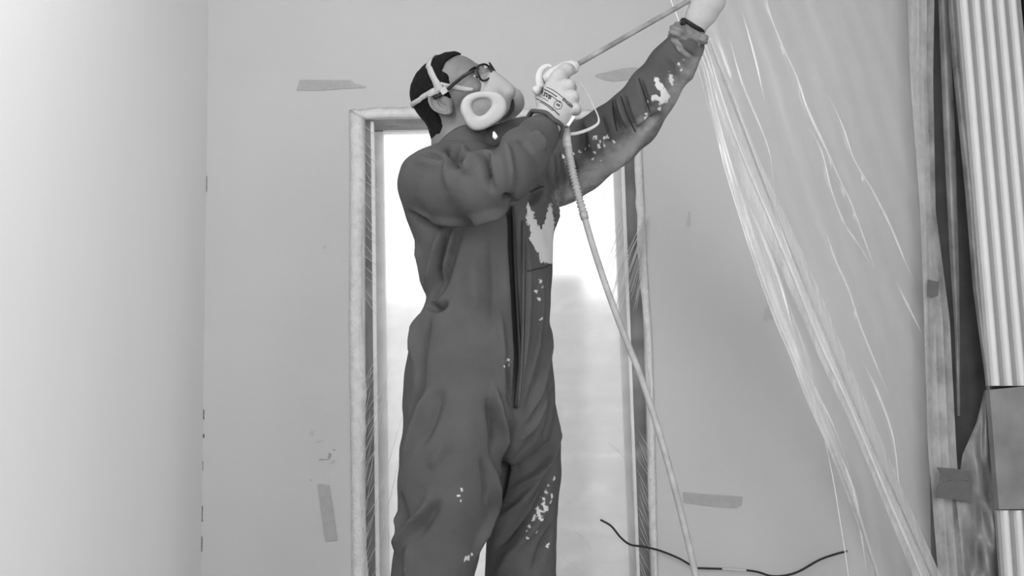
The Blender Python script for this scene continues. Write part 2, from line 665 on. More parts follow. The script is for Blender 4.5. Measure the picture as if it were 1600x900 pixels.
def vbar(name, x0t, x0b, x1t, x1b, yt, Y, dy, m, parent, zb=0.001):
    """upright bar between pixel x at the top (py=yt) and at py=900, run down to the floor"""
    def low(xt, xb):
        a, b = W(xt, yt, Y), W(xb, 900, Y)
        t = (a[2] - zb) / (a[2] - b[2])
        return a, a + (b - a) * t
    a, al = low(x0t, x0b)
    b, bl = low(x1t, x1b)
    b[2] = a[2]; bl[2] = al[2] = zb
    return prism(name, [al, bl, b, a], (0, dy, 0), m, parent)


vbar('jamb', 556, 566, 580, 588, 176, YJ, .12, 'jamb', door)
vbar('jamb', 974, 1000, 1010, 1030, 176, YJ, .12, 'jamb', door)
box('head_jamb', W(560, 172, YJ) + [0, 0, 0], W(1012, 187, YJ) + [0, .12, 0], 'jamb', door)
vbar('crease_glint', 579, 587, 583.5, 592, 190, YJ - .012, .03, 'white_paint', door)
vbar('crease_glint', 969, 996, 973, 1000, 190, YJ - .012, .03, 'white_paint', door)
YD = YW + .14
vbar('stile', 578, 586, 598, 608, 184, YD, .05, 'white_paint', door)
vbar('stile', 955, 984, 978, 1004, 184, YD, .05, 'white_paint', door)
box('top_rail', W(578, 184, YD), W(978, 200, YD) + [0, .05, 0], 'white_paint', door)
gl_lo, gl_hi = W(590, 1270, YD), W(1000, 196, YD)
box('pane', (gl_lo[0], YD + .02, 0.12), (gl_hi[0], YD + .026, gl_hi[2]), 'frost', door)
box('bottom_rail', (gl_lo[0] - .02, YD, 0.002), (gl_hi[0], YD + .05, 0.12), 'white_paint', door)
# pale parapet and wall corner outside
YO = 5.6
a = W(560, 470, YO); b = W(1100, 470, YO)
struct(box('wall_outside', (a[0] - 1.5, YO, 0), (b[0] + 1.0, YO + .15, a[2]), 'outside'))
c0, c1 = W(840, 430, YO - .5), W(912, 430, YO - .5)
struct(box('wall_parapet', (c0[0], YO - .5, 0), (c1[0], YO - .02, c0[2]), 'outside_dark'))

# masking film over the doorway
film = empty('masking_film', (0.5 * (o_l + o_r), YW - .01, 0.01), 'clear wrinkled masking film stretched over the bright doorway', 'plastic film')
nx, nz = 70, 110
V, Fc = [], []
for j in range(nz + 1):
    v = j / nz
    py = 178 + (1272 - 178) * v
    xl, xr = np.interp(py, [178, 900, 1272], [556, 560, 566]), np.interp(py, [178, 240, 520, 900, 1272], [998, 999, 1014, 1024, 1030])
    for i in range(nx + 1):
        u = i / nx
        px = xl + (xr - xl) * u
        p = W(px, py, YW - .012)
        edge = min(u, 1 - u, v, 1.0) * 8
        p[1] += min(1, edge) * (0.010 * math.sin(py * .045 + 2.2 * math.sin(px * .011)) + .006 * math.sin(py * .12 + px * .02) + .005 * math.sin(px * .09 + py * .03))
        V.append(p)
for j in range(nz):
    for i in range(nx):
        q = j * (nx + 1) + i
        Fc.append([q, q + 1, q + nx + 2, q + nx + 1])
mesh_obj('film_skin', V, Fc, 'film', film, True)
# long stretch creases: thin raised tents of film
V, Fc = [], []


def crease(x0, y0, x1, y1, w=0.9, h=.006, Y=YW - .024, bow=0):
    n = 6
    base = len(V)
    d = np.array([x1 - x0, y1 - y0], float); L = np.linalg.norm(d); nrm = np.array([-d[1], d[0]]) / L
    for i in range(n + 1):
        t = i / n
        c = np.array([x0, y0]) + d * t + nrm * bow * math.sin(math.pi * t)
        ww = w * (0.25 + .75 * math.sin(math.pi * t))
        V.append(W(*(c - nrm * ww), Y + .004)); V.append(W(*c, Y - h)); V.append(W(*(c + nrm * ww), Y + .004))
    for i in range(n):
        for k in range(2):
            q = base + i * 3 + k
            Fc.append([q, q + 1, q + 4, q + 3])


for i in range(17):                       # upper left, falling to the right
    y = 188 + i * 17 + rough(5)
    crease(563 + rough(3), y, 594 + rough(8), y + 36 + rough(9), .5)
for i in range(34):                       # lower left, rising to the right
    y = 560 + i * 11 + rough(6)
    crease(566 + rough(3), y + 40, 590 + rough(14), y - 18 + rough(14), .45)
for (x0, y0, x1, y1) in ((584, 800, 632, 640), (575, 760, 610, 560), (590, 860, 628, 700), (582, 640, 606, 590)):
    crease(x0, y0, x1, y1, .7)
for i in range(16):                       # fan under the raised arm on the right
    t = i / 15
    crease(1010 - 6 * t + rough(2), 330 + 90 * t, 968 + 26 * t + rough(5), 425 + 60 * t + rough(10), .6)
for i in range(14):
    t = i / 13
    crease(976 + 9 * t, 325 + 95 * t, 932 + 36 * t + rough(7), 425 + 80 * t + rough(14), .55)
for i in range(15):
    y = 690 + i * 15 + rough(4)
    crease(997 + rough(3), y - 20, 1017 + rough(3), y + 24 + rough(8), .45)
for (x0, y0, x1, y1) in ((898, 830, 925, 860), (880, 872, 910, 900), (950, 690, 985, 730), (958, 250, 930, 345)):
    crease(x0, y0, x1, y1, .5, bow=-3)
cr = mesh_obj('film_crease', V, Fc, film_mat('creased_film', .35, .95, .2, .25, .1), film)
cr['kind'] = 'stuff'

# ------------------------------------------------------------------ tape on the wall
G_T = None


def tape(name, poly, label, Y=YW - .0035, m='tape', nrm=(0, .0028, 0)):
    o = prism(name, [W(x, y, Y) for x, y in poly], nrm, m)
    return tag(o, label, 'tape')


tape('tape_strip', [(468, 125), (500, 125), (548, 125), (553, 130), (572, 135), (570, 137), (545, 138), (500, 141), (463, 141), (466, 133)],
     'grey tape strip with a torn pointed end above the doorway corner')
tape('tape_strip', [(930, 117), (935, 115), (950, 112), (972, 107), (988, 105), (1020, 108), (1018, 122), (985, 124), (960, 127), (945, 125), (931, 120)],
     'grey tape strip half hidden behind the raised forearm')
tape('tape_strip', [(496, 757), (504, 756), (508, 758), (514, 758), (521, 800), (527, 844), (508, 846), (502, 805)],
     'upright grey tape strip on the wall below dark smudges')
tape('tape_strip', [(1068, 769), (1110, 773), (1160, 776), (1159, 789), (1151, 794), (1110, 791), (1068, 785)],
     'level grey tape strip on the wall beside the spray hose')

# ------------------------------------------------------------------ cable along the wall
cp = [(938, 812), (955, 822), (970, 840), (985, 851), (1005, 854), (1030, 860), (1060, 872), (1085, 886), (1100, 888), (1130, 889), (1165, 891),
      (1185, 894), (1205, 900), (1228, 899), (1250, 892), (1280, 875), (1305, 866), (1324, 861)]
cpts = catmull([W(x, y, YW + (.002 if x < 1000 else -.034)) if x > 1000 else W(x, y, YW - .034) for x, y in cp], 5)
cab = tag(tube('cable', cpts, .0036, 'cable', seg=8), 'thin black cable strung low across the wall', 'cable')
pc = catmull([W(x, y, YW - .034) for x, y in ((1128, 888.8), (1145, 889.8), (1166, 891))], 5)
tube('painted_sleeve', pc, .0042, 'wall', cab, seg=8)

# ------------------------------------------------------------------ right side: dark pillar, ribbed panel, film
YP = 4.24
pil_pts = [W(1452, -120, YP), W(1640, -120, YP), W(1700, 1300, YP), W(1478, 1300, YP)]
pil_pts[2][2] = pil_pts[3][2] = 0.0
pil_pts[0][2] = pil_pts[1][2] = HC
struct(prism('wall_pier', pil_pts, (0, YW - YP - .002, 0), 'pillar'))

YRB = 4.12
panel = empty('ribbed_panel', W(1600, 1250, YRB) * [1, 1, 0], 'white vertically ribbed metal panel beside the dark pier', 'ribbed panel')


def rx(k, y):      # pixel x of rib boundary k at row y
    return np.interp(y, [-150, 0, 300, 605, 900, 1300], [1484, 1493, 1520, 1546, 1566, 1594]) + k * np.interp(y, [-150, 600, 1300], [18.7, 20.2, 21.5])


def rib(k, y0, y1, fr=0.62, dep=.018):
    a0, a1 = W(rx(k + .19, y0), y0, YRB), W(rx(k + .19 + fr, y0), y0, YRB)
    b0, b1 = W(rx(k + .19, y1), y1, YRB), W(rx(k + .19 + fr, y1), y1, YRB)
    n = 7
    V, Fc = [], []
    for (p, q) in ((a0, a1), (b0, b1)):
        for i in range(n + 1):
            t = i / n
            s = math.sin(math.pi * t) ** .5
            c = p + (q - p) * t
            V.append(c + np.array([0, -dep * s, 0]))
        V.append(q + [0, .004, 0]); V.append(p + [0, .004, 0])
    m_ = n + 3
    for i in range(m_):
        j = (i + 1) % m_
        Fc.append([i, j, m_ + j, m_ + i])
    Fc.append(list(range(m_))[::-1]); Fc.append(list(range(m_, 2 * m_)))
    return mesh_obj('rib', V, Fc, 'rib', panel)


for (y0, y1, kk) in ((-140, 603, range(0, 5)), (797, 1230, range(0, 6))):
    for k in kk:
        rib(k, y0, y1)
    prism('backing_sheet', [W(rx(kk[0] - .1, y0), y0, YRB + .002), W(rx(kk[-1] + 1.2, y0), y0, YRB + .002),
                            W(rx(kk[-1] + 1.2, y1), y1, YRB + .002), W(rx(kk[0] - .1, y1), y1, YRB + .002)], (0, .02, 0), 'rib_back', panel)
prism('cover_band', [W(rx(0, 607), 609, YRB - .02), W(rx(5.5, 600), 598, YRB - .02), W(rx(5.5, 795), 795, YRB - .02), W(rx(0.1, 795), 796, YRB - .02)],
      (0, .04, 0), 'band', panel)
prism('edge_trim', [W(1586, -140, YRB), W(1596, -140, YRB), W(1680, 620, YRB), W(1668, 620, YRB)], (0, .03, 0), 'pillar', panel)

# hanging film over the pier
pf = empty('pier_film', W(1480, 1250, 4.0) * [1, 1, 0], 'crumpled hazy film hanging over the dark pier beside the ribbed panel', 'plastic film')


def ribbon_grid(name, rows, m, parent, Yf, nu=26, smooth=True):
    """rows: (py, xleft, xright); Yf(u, py) gives the distance"""
    rows = np.array(rows, float)
    V, Fc = [], []
    ys = np.linspace(rows[0, 0], rows[-1, 0], 90)
    for py in ys:
        a, b = np.interp(py, rows[:, 0], rows[:, 1]), np.interp(py, rows[:, 0], rows[:, 2])
        for i in range(nu + 1):
            u = i / nu
            V.append(W(a + (b - a) * u, py, Yf(u, py)))
    for j in range(len(ys) - 1):
        for i in range(nu):
            q = j * (nu + 1) + i
            Fc.append([q, q + 1, q + nu + 2, q + nu + 1])
    return mesh_obj(name, V, Fc, m, parent, smooth)


FL = [(-100, 1416, 1456), (0, 1418, 1460), (120, 1422, 1458), (330, 1438, 1462), (500, 1444, 1484), (700, 1450, 1494), (900, 1466, 1508), (1240, 1480, 1526)]
for fr_, yy in ((1.0, 4.205), (.72, 4.198), (.42, 4.191)):
    ribbon_grid('film_layer', [(y, l, l + (rr_ - l) * fr_) for y, l, rr_ in FL], 'film_pale', pf,
                lambda u, py: yy + .006 * math.sin(u * 4 + py * .008) + .003 * math.sin(py * .021 + u * 4))
ribbon_grid('film_fold', [(-100, 1462, 1480), (0, 1466, 1482), (200, 1474, 1492), (400, 1484, 1498), (520, 1492, 1500), (650, 1496, 1500)],
            'film_dark', pf, lambda u, py: 4.205 - .03 * math.sin(u * math.pi))
ribbon_grid('film_fold', [(-100, 1478, 1492), (0, 1481, 1494), (100, 1488, 1502), (300, 1508, 1524), (450, 1520, 1534), (600, 1540, 1549), (680, 1552, 1555)],
            'film_dark', pf, lambda u, py: 4.16 - .035 * math.sin(u * math.pi))
ribbon_grid('film_lower', [(610, 1538, 1546), (660, 1526, 1552), (710, 1504, 1558), (780, 1494, 1566), (900, 1506, 1572), (1240, 1520, 1590)],
            'film_dark', pf, lambda u, py: 4.175 + .022 * math.sin(u * 6 + py * .022 + 1.5 * math.sin(py * .013 + u * 3)) + .012 * math.sin(py * .061 - u * 9 + 2 * math.sin(u * 5)))
for poly, lb in (([(1464, 730), (1490, 732), (1514, 736), (1512, 752), (1490, 750), (1467, 752), (1470, 742)], 'short dark tape piece on the pier film, upper of a pair'),
                 ([(1467, 755), (1490, 750), (1520, 752), (1518, 786), (1490, 780), (1461, 778)], 'wide dark tape piece on the pier film, lower of a pair'),
                 ([(1450, 437), (1468, 440), (1466, 462), (1456, 466), (1449, 462)], 'small square of dark tape on the upright film edge')):
    tape('tape_piece', poly, lb, 4.14, 'tape_dark', (0, .003, 0))

# ------------------------------------------------------------------ the big dust sheet
sheet = empty('dust_sheet', W(1380, 1250, 3.9) * [1, 1, 0], 'large translucent plastic dust sheet hanging in diagonal folds', 'plastic sheet')
ledge = np.array([(-140, 1000), (-60, 1030), (0, 1048), (60, 1072), (110, 1092), (170, 1108), (250, 1132), (330, 1156), (430, 1190), (500, 1217), (560, 1243),
                  (620, 1262), (690, 1290), (760, 1304), (860, 1320), (900, 1326), (1250, 1352)], float)
redge = np.array([(-140, 1414), (0, 1421), (200, 1430), (400, 1443), (560, 1441), (700, 1449), (900, 1466), (1250, 1490)], float)
NU, NV = 150, 130
ys = np.linspace(-140, 1245, NV + 1)
V, Fc = [], []
Y_l = lambda py: np.interp(py, [-140, 60, 400, 900, 1250], [3.42, 3.42, 3.55, 3.78, 3.85])


def sheetY(u, py):
    return Y_l(py) + (4.225 - Y_l(py)) * min(1, u ** .8)


fold_px = [  # (polyline px, half width px, depth m): ridges standing toward the viewer
    ([(1100, 60), (1128, 150), (1160, 240), (1205, 345), (1250, 450), (1290, 550), (1335, 650), (1385, 770), (1440, 900), (1500, 1060)], 9, .06),
    ([(1112, 60), (1160, 190), (1200, 300), (1232, 390), (1262, 470), (1300, 560), (1350, 680), (1400, 790), (1455, 910)], 5, .05),
    ([(1085, 60), (1110, 135), (1135, 230), (1160, 300), (1192, 370), (1222, 450), (1240, 520), (1270, 600), (1300, 660), (1330, 740)], 5, .035),
    ([(1192, -60), (1200, 10), (1222, 70), (1245, 120), (1262, 170), (1292, 235), (1312, 280), (1333, 325), (1360, 400), (1368, 420)], 3.5, .03),
    ([(1295, 150), (1318, 200), (1335, 250), (1362, 295), (1390, 350), (1415, 410), (1430, 440)], 3.5, .03),
    ([(1265, 200), (1285, 240), (1300, 300), (1320, 350), (1340, 380), (1365, 420)], 3, .022),
    ([(1290, 360), (1305, 405), (1325, 450), (1345, 510), (1365, 560), (1390, 620)], 3.5, .02),
    ([(1400, 440), (1420, 480), (1440, 520)], 2.5, .015),
    ([(1345, 560), (1370, 610), (1395, 680), (1405, 760), (1412, 810)], 4, .02),
    ([(1310, 700), (1335, 770), (1345, 830), (1355, 900)], 4, .03),
    ([(1140, 60), (1160, 130), (1200, 230), (1210, 300)], 3, .02),
    ([(1160, 20), (1180, 90), (1195, 160)], 3, .015),
]
segs = []
for pl, w, dep in fold_px:
    q = catmull(pl, 5)
    segs.append((q, w, dep))


def fold_push(px, py):
    s = 0
    for q, w, dep in segs:
        d2 = (q[:, 0] - px) ** 2 + (q[:, 1] - py) ** 2
        i = int(np.argmin(d2))
        d = math.sqrt(d2[i])
        if d < 3 * w:
            end = min(i, len(q) - 1 - i) / (0.25 * len(q))
            s += dep * max(0, 1 - d / (w * 1.3)) * min(1, .15 + end)
    return s


for py in ys:
    a, b = np.interp(py, ledge[:, 0], ledge[:, 1]), np.interp(py, redge[:, 0], redge[:, 1])
    for i in range(NU + 1):
        u = i / NU
        px = a + (b - a) * u
        Y = sheetY(u, py)
        dist = (px - a)
        s = (px - 1100) - .45 * (py - 60)         # coordinate across the diagonal folds
        amp = .020 * math.exp(-u * 2.2) + .004
        Y += amp * (math.sin(dist * .19 + .6 * math.sin(py * .011)) * .6 + math.sin(dist * .075 + py * .004) * .8)
        Y += .010 * math.sin(px * .031 + py * .013) * math.sin(py * .017 - px * .01)
        Y -= fold_push(px, py)
        V.append(W(px, py, Y))
for j in range(NV):
    for i in range(NU):
        q = j * (NU + 1) + i
        Fc.append([q, q + 1, q + NU + 2, q + NU + 1])
so = mesh_obj('sheet_skin', V, Fc, 'sheet', sheet, True)
# gathered bands where several layers lie over each other
for nm, pl, wd in (('gathered_fold', [(1096, 70), (1130, 160), (1165, 250), (1210, 350), (1258, 455), (1300, 555), (1345, 655), (1395, 775), (1448, 900), (1500, 1040)], (5, 13, 16, 17, 17, 16, 14, 14, 16, 18)),
                   ('gathered_fold', [(1108, 60), (1158, 190), (1200, 300), (1236, 390), (1268, 470), (1306, 560), (1356, 680), (1406, 790), (1460, 910)], (2, 4, 5, 5, 5, 5, 4, 4, 3)),
                   ('edge_hem', [(1084, 60), (1104, 110), (1118, 170), (1140, 250), (1166, 330), (1200, 430), (1226, 500), (1250, 560), (1270, 620), (1302, 700), (1335, 790), (1370, 900), (1400, 1000)], (3, 5, 7, 9, 11, 12, 12, 11, 9, 6, 4, 2.5, .5))):
  for lay, wf in enumerate((1.25, .85, .5)):
    q = catmull(pl, 8)
    wv = np.interp(np.linspace(0, 1, len(q)), np.linspace(0, 1, len(wd)), wd) * wf
    V, Fc = [], []
    nu = 10
    for i, (c, w) in enumerate(zip(q, wv)):
        t = q[min(i + 1, len(q) - 1)] - q[max(i - 1, 0)]
        nn = np.array([t[1], -t[0]]) / np.linalg.norm(t)
        for k in range(nu + 1):
            e = (k / nu - .5) * 2
            pp = c + nn * w * e
            a_ = np.interp(pp[1], ledge[:, 0], ledge[:, 1]); b_ = np.interp(pp[1], redge[:, 0], redge[:, 1])
            u = min(1, max(0, (pp[0] - a_) / (b_ - a_)))
            V.append(W(*pp, sheetY(u, pp[1]) - .085 - .006 * lay - .02 * math.cos(e * 1.5) + .007 * (k % 2)))
    for i in range(len(q) - 1):
        for k in range(nu):
            p_ = i * (nu + 1) + k
            Fc.append([p_, p_ + 1, p_ + nu + 2, p_ + nu + 1])
    mesh_obj(nm, V, Fc, 'sheet_layer', sheet, True)

# white strips along the diagonal folds, highlights put into their colour
for pl, w, dep in fold_px:
    q = catmull(pl, 8)
    V, Fc = [], []
    for i, c in enumerate(q):
        t = q[min(i + 1, len(q) - 1)] - q[max(i - 1, 0)]
        nn = np.array([t[1], -t[0]]) / np.linalg.norm(t)
        tt = i / (len(q) - 1)
        ww = (.15 + .85 * math.sin(math.pi * tt)) * (1.0 + .30 * w) * (.8 + .25 * math.sin(i * .23))
        for k, e in enumerate((-1, 0, 1)):
            pp = c + nn * ww * e
            a_ = np.interp(pp[1], ledge[:, 0], ledge[:, 1]); b_ = np.interp(pp[1], redge[:, 0], redge[:, 1])
            u = min(1, max(0, (pp[0] - a_) / (b_ - a_)))
            V.append(W(*pp, sheetY(u, pp[1]) - .055 - dep - (.008 if k == 1 else 0)))
    for i in range(len(q) - 1):
        for k in range(2):
            p_ = i * 3 + k
            Fc.append([p_, p_ + 1, p_ + 4, p_ + 3])
    mesh_obj('crest_highlight', V, Fc, 'sheet_fold', sheet, True)
# fine straight edge of the sheet
tube('sheet_edge', [W(np.interp(y, ledge[:, 0], ledge[:, 1]), y, Y_l(y) - .004) for y in np.linspace(-130, 1240, 70)], .0016, 'sheet_fold', sheet, 6)

# ------------------------------------------------------------------ the painter
PHI = math.radians(42)
FR = np.array([math.sin(PHI), -math.cos(PHI), 0])      # where the chest points
LF = np.array([math.cos(PHI), math.sin(PHI), 0])       # his left
YB = 3.10
PXM = YB / FPX                                          # metres per pixel at the body


def vloft(P, rows, k=0.02):
    """upright loft: rows of (centre, r_left, r_front) sorted by falling z"""
    z = np.array([r[0][2] for r in rows])[::-1]
    cx = np.array([r[0][0] for r in rows])[::-1]; cy = np.array([r[0][1] for r in rows])[::-1]
    rl = np.array([r[1] for r in rows])[::-1]; rf = np.array([r[2] for r in rows])[::-1]
    zz = P[0, 0, :, 2]
    zf = np.linspace(z[0], z[-1], 200)

    def sm(a):
        b = np.interp(zf, z, a)
        kern = np.hanning(19); kern /= kern.sum()
        return np.interp(zz, zf, np.convolve(np.pad(b, 9, mode='edge'), kern, 'valid'))
    CX, CY, RL, RF = (sm(a).astype(np.float32) for a in (cx, cy, rl, rf))
    dx = P[..., 0] - CX; dy = P[..., 1] - CY
    a = (dx * LF[0] + dy * LF[1]) / RL
    b = (dx * FR[0] + dy * FR[1]) / RF
    d = (np.sqrt(a * a + b * b) - 1) * np.minimum(RL, RF)
    d = smax(d, P[..., 2] - z[-1], k)
    return smax(d, z[0] - P[..., 2], k)


def row(px, py, wpx, ratio=.8, Y=YB):
    """row with apparent half width wpx; ratio = depth / breadth"""
    w = wpx * Y / FPX
    rl = w / math.sqrt(math.cos(PHI) ** 2 + (ratio * math.sin(PHI)) ** 2)
    return (W(px, py, Y), rl, rl * ratio)


TORSO = [row(752, 236, 70, .62), row(752, 262, 108, .62), row(752, 300, 116, .68), row(750, 345, 116, .75), row(757, 385, 107, .8), row(762, 425, 102, .8),
         row(766, 468, 97, .82), row(757, 505, 105, .82), row(751, 555, 114, .82), row(750, 605, 118, .82), row(750, 650, 118, .8), row(752, 700, 100, .8), row(755, 730, 60, .8)]
YRL, YLL = 3.02, 3.20


def legrow(px, py, wpx, Y, ratio=1.0):
    return row(px, py, wpx, ratio, Y)


RLEG = [legrow(708, 640, 66, YRL), legrow(705, 690, 80, YRL), legrow(701, 750, 79, YRL), legrow(694, 800, 71, YRL), legrow(684, 850, 66, YRL), legrow(673, 905, 64, YRL),
        legrow(664, 980, 60, YRL), legrow(660, 1060, 56, YRL), legrow(655, 1150, 52, YRL), legrow(652, 1215, 52, YRL)]
LLEG = [legrow(815, 640, 50, YLL), legrow(824, 690, 51, YLL), legrow(825, 750, 52, YLL), legrow(819, 800, 53, YLL), legrow(815, 850, 54, YLL), legrow(812, 905, 54, YLL),
        legrow(812, 980, 52, YLL), legrow(814, 1060, 50, YLL), legrow(816, 1150, 48, YLL), legrow(818, 1190, 48, YLL)]
pxr = lambda r, Y: r * Y / FPX
# right (near) arm folded up to the gun, left arm raised to the lance
RSH, REL, RWR = W(676, 284, 2.98), W(786, 274, 2.80), W(848, 203, 2.95)
RARM = [(676, 284, 2.98, 51), (715, 290, 2.90, 54), (755, 289, 2.83, 52), (786, 273, 2.80, 47), (818, 242, 2.86, 41), (840, 212, 2.93, 31), (849, 200, 2.95, 25)]
LARM = [(872, 268, 3.24, 52), (905, 246, 3.22, 52), (950, 216, 3.18, 48), (990, 186, 3.14, 44), (1020, 145, 3.10, 40), (1050, 100, 3.06, 36), (1070, 74, 3.04, 31)]


def arm_pts(a):
    return [W(x, y, Y) for x, y, Y, r in a], [pxr(r, Y) for x, y, Y, r in a]


def coverall_sdf(P):
    P = P.astype(np.float32)
    d = vloft(P, TORSO)
    # shoulder yoke
    pR, pN, pL = W(672, 280, 2.99), W(725, 258, 3.10), W(868, 272, 3.23)
    d = smin(d, rcone(P, pR, pN, pxr(48, 3), pxr(38, 3.1)), .04)
    d = smin(d, rcone(P, pN, pL, pxr(38, 3.1), pxr(46, 3.2)), .04)
    r = vloft(P, RLEG); l = vloft(P, LLEG)
    d = smin(d, smin(r, l, .008), .03)
    a, rr = arm_pts(LARM)
    d = smin(d, chain(P, a, rr, .02), .035)
    a, rr = arm_pts(RARM)
    d = smin(d, chain(P, a, rr, .02), .016)
    return d


LO = (W(600, 0, 3.1)[0] - .04, 2.66, 0.03)
HI = (1.55 * 0 + W(1110, 60, 3.05)[0] + .05, 3.45, W(1080, 40, 3.05)[2] + .06)
V, Fc = sdf_mesh(coverall_sdf, LO, HI, 0.009, 2)
V, Fc = subdivide(V, Fc)
bvh = bvh_of(V, Fc)

# folds: (polyline px, half width px, height m) ; negative = crease
FOLDS = [
    # near sleeve
    ([(706, 228), (712, 245), (718, 256), (728, 246), (742, 238)], 7, -.016),
    ([(722, 232), (708, 246), (700, 270), (704, 300)], 9, .007),
    ([(756, 232), (758, 256), (764, 285), (772, 300)], 4.5, -.012),
    ([(748, 240), (735, 255), (728, 275)], 8, .008),
    ([(784, 222), (792, 240), (797, 270), (796, 305)], 5, .0065),
    ([(770, 225), (780, 250), (786, 285)], 8, -.006),
    ([(800, 318), (793, 312), (797, 300)], 5, -.014),
    ([(740, 342), (760, 335), (780, 331), (796, 324)], 6, .008),
    ([(640, 330), (680, 338), (730, 344), (752, 342)], 5, .006),
    ([(632, 330), (665, 345), (700, 352)], 6, -.010),
    ([(830, 205), (845, 220), (852, 236)], 5, .007), ([(812, 214), (834, 240)], 5, -.005),
    ([(650, 250), (676, 256), (700, 250)], 7, .004), ([(655, 236), (690, 246), (700, 240)], 4, -.005),
    # torso back side
    ([(704, 350), (692, 395), (682, 440), (672, 470)], 6, -.009),
    ([(722, 348), (708, 395), (694, 440), (676, 472)], 5, -.007),
    ([(713, 350), (700, 395), (688, 440)], 5, .008),
    ([(690, 356), (678, 410), (670, 455)], 6, .007),
    ([(650, 372), (662, 410), (670, 462)], 6, .005),
    ([(664, 474), (684, 480), (700, 470)], 5, -.010),
    ([(660, 490), (650, 520), (646, 570)], 7, .007),
    ([(672, 490), (662, 530), (656, 590), (650, 640)], 7, -.006),
    ([(735, 400), (742, 450), (738, 490)], 10, .005), ([(770, 360), (772, 430), (776, 520)], 9, -.005),
    ([(778, 470), (784, 550), (792, 620)], 6, .006),
    # placket: dark deep channel with a standing edge
    ([(800, 318), (803, 400), (808, 480), (812, 560), (806, 640)], 5, -.018),
    ([(818, 340), (818, 420), (818, 500), (816, 570), (811, 636)], 3.5, .010),
    # chest
    ([(850, 290), (842, 305), (830, 318)], 6, -.010), ([(868, 300), (862, 350), (866, 400)], 4, .006),
    ([(832, 420), (830, 480), (826, 560)], 4, -.005), ([(846, 425), (842, 500), (830, 590)], 4, .005),
    ([(856, 430), (854, 500), (840, 580), (822, 640)], 4, -.006), ([(864, 470), (858, 540), (842, 610), (820, 660)], 4, .006),
    ([(868, 550), (856, 620), (835, 680), (805, 720)], 4.5, -.008), ([(866, 600), (862, 650), (850, 690)], 6, -.007), ([(852, 600), (838, 650), (815, 690)], 4, .007),
    ([(868, 640), (862, 700), (840, 740), (800, 765)], 5, .009), ([(862, 690), (835, 715), (800, 735)], 5, -.009),
    ([(858, 700), (845, 745), (810, 790), (770, 820)], 5, .007), ([(860, 730), (840, 780), (800, 830), (772, 862)], 6, -.008),
    ([(858, 790), (830, 830), (795, 870), (778, 900)], 6, .006), ([(866, 820), (845, 860), (830, 900)], 6, -.006),
    ([(806, 644), (800, 680), (791, 715), (784, 765), (768, 820)], 5, -.013), ([(790, 560), (797, 600), (802, 640)], 5, -.008),
    # near leg
    ([(676, 600), (660, 640), (644, 690), (630, 740)], 6, .009), ([(690, 610), (678, 650), (655, 700)], 7, -.006), ([(650, 610), (640, 660), (628, 710)], 6, -.005),
    ([(772, 600), (780, 640), (788, 680), (782, 720)], 5, .010), ([(762, 620), (772, 670), (770, 710)], 5, -.008),
    ([(764, 720), (772, 745), (768, 790), (748, 840), (738, 880)], 6, .009), ([(752, 715), (760, 750), (758, 790)], 5, -.006),
    ([(674, 772), (660, 800), (638, 830), (620, 870)], 5, .010), ([(690, 780), (672, 810), (650, 840)], 6, -.006),
    ([(626, 770), (632, 800), (640, 826)], 6, -.007), ([(622, 800), (628, 830), (622, 860)], 5, .006),
    ([(700, 690), (685, 710), (672, 735)], 7, .004), ([(640, 850), (640, 880), (636, 910)], 5, .005),
    # raised sleeve
    ([(958, 158), (962, 185), (968, 205)], 3, -.008), ([(966, 152), (974, 180), (984, 204)], 3, .007), ([(974, 150), (984, 182), (996, 206)], 3, -.008),
    ([(998, 122), (1008, 150), (1018, 184)], 3, -.006), ([(902, 190), (908, 220), (904, 250)], 6, -.008), ([(915, 186), (925, 215), (925, 245)], 6, .006),
    ([(936, 180), (945, 205), (950, 232)], 5, -.005), ([(880, 245), (884, 275), (874, 320)], 5, .008), ([(890, 240), (896, 270), (890, 305)], 5, -.008),
    ([(868, 230), (874, 262), (868, 300)], 4, -.008), ([(940, 276), (975, 248), (1008, 214)], 7, .004), ([(1050, 60), (1070, 82), (1096, 96)], 4, -.006),
    ([(1040, 80), (1058, 100), (1080, 122)], 6, .004), ([(990, 210), (1016, 190), (1030, 176)], 5, -.006),
]
N = vnormals(V, Fc)
disp = np.zeros(len(V))
for pl, w, hgt in FOLDS:
    q = catmull(pl, 5)
    pts = [hit(bvh, x, y) for x, y in q]
    pts = [p for p in pts if p is not None]
    if len(pts) < 2:
        continue
    pts = np.array(pts)
    lo, hi_ = pts.min(0) - .06, pts.max(0) + .06
    sel = np.where(np.all((V > lo) & (V < hi_), axis=1))[0]
    if len(sel) == 0:
        continue
    sL = np.r_[0, np.cumsum(np.linalg.norm(np.diff(pts, axis=0), axis=1))]
    ts = np.linspace(0, sL[-1], max(6, int(sL[-1] / .0035)))
    pts = np.stack([np.interp(ts, sL, pts[:, c]) for c in range(3)], 1)
    kern = np.hanning(9); kern /= kern.sum()
    if len(pts) > 12:
        pts = np.stack([np.convolve(np.pad(pts[:, c], 4, mode='edge'), kern, 'valid') for c in range(3)], 1)
    D = np.linalg.norm(V[sel][:, None, :] - pts[None], axis=2)
    i = D.argmin(1)
    d = D[np.arange(len(sel)), i]
    wm = w * PXM * 1.15
    tp = np.minimum(i, len(pts) - 1 - i) / (.3 * len(pts)) + .12
    disp[sel] += hgt * 2.7 * np.exp(-(d / wm) ** 2) * np.clip(tp, 0, 1)
Pn = V * np.array([1.0, 1.0, 0.55])
disp += .0050 * vnoise(Pn, 38, 3) + .0022 * vnoise(V, 85, 5) + .005 * vnoise(Pn, 17, 9)
V = V + N * disp[:, None]
V = relax(V, Fc, 1, .4)
bvh = bvh_of(V, Fc)


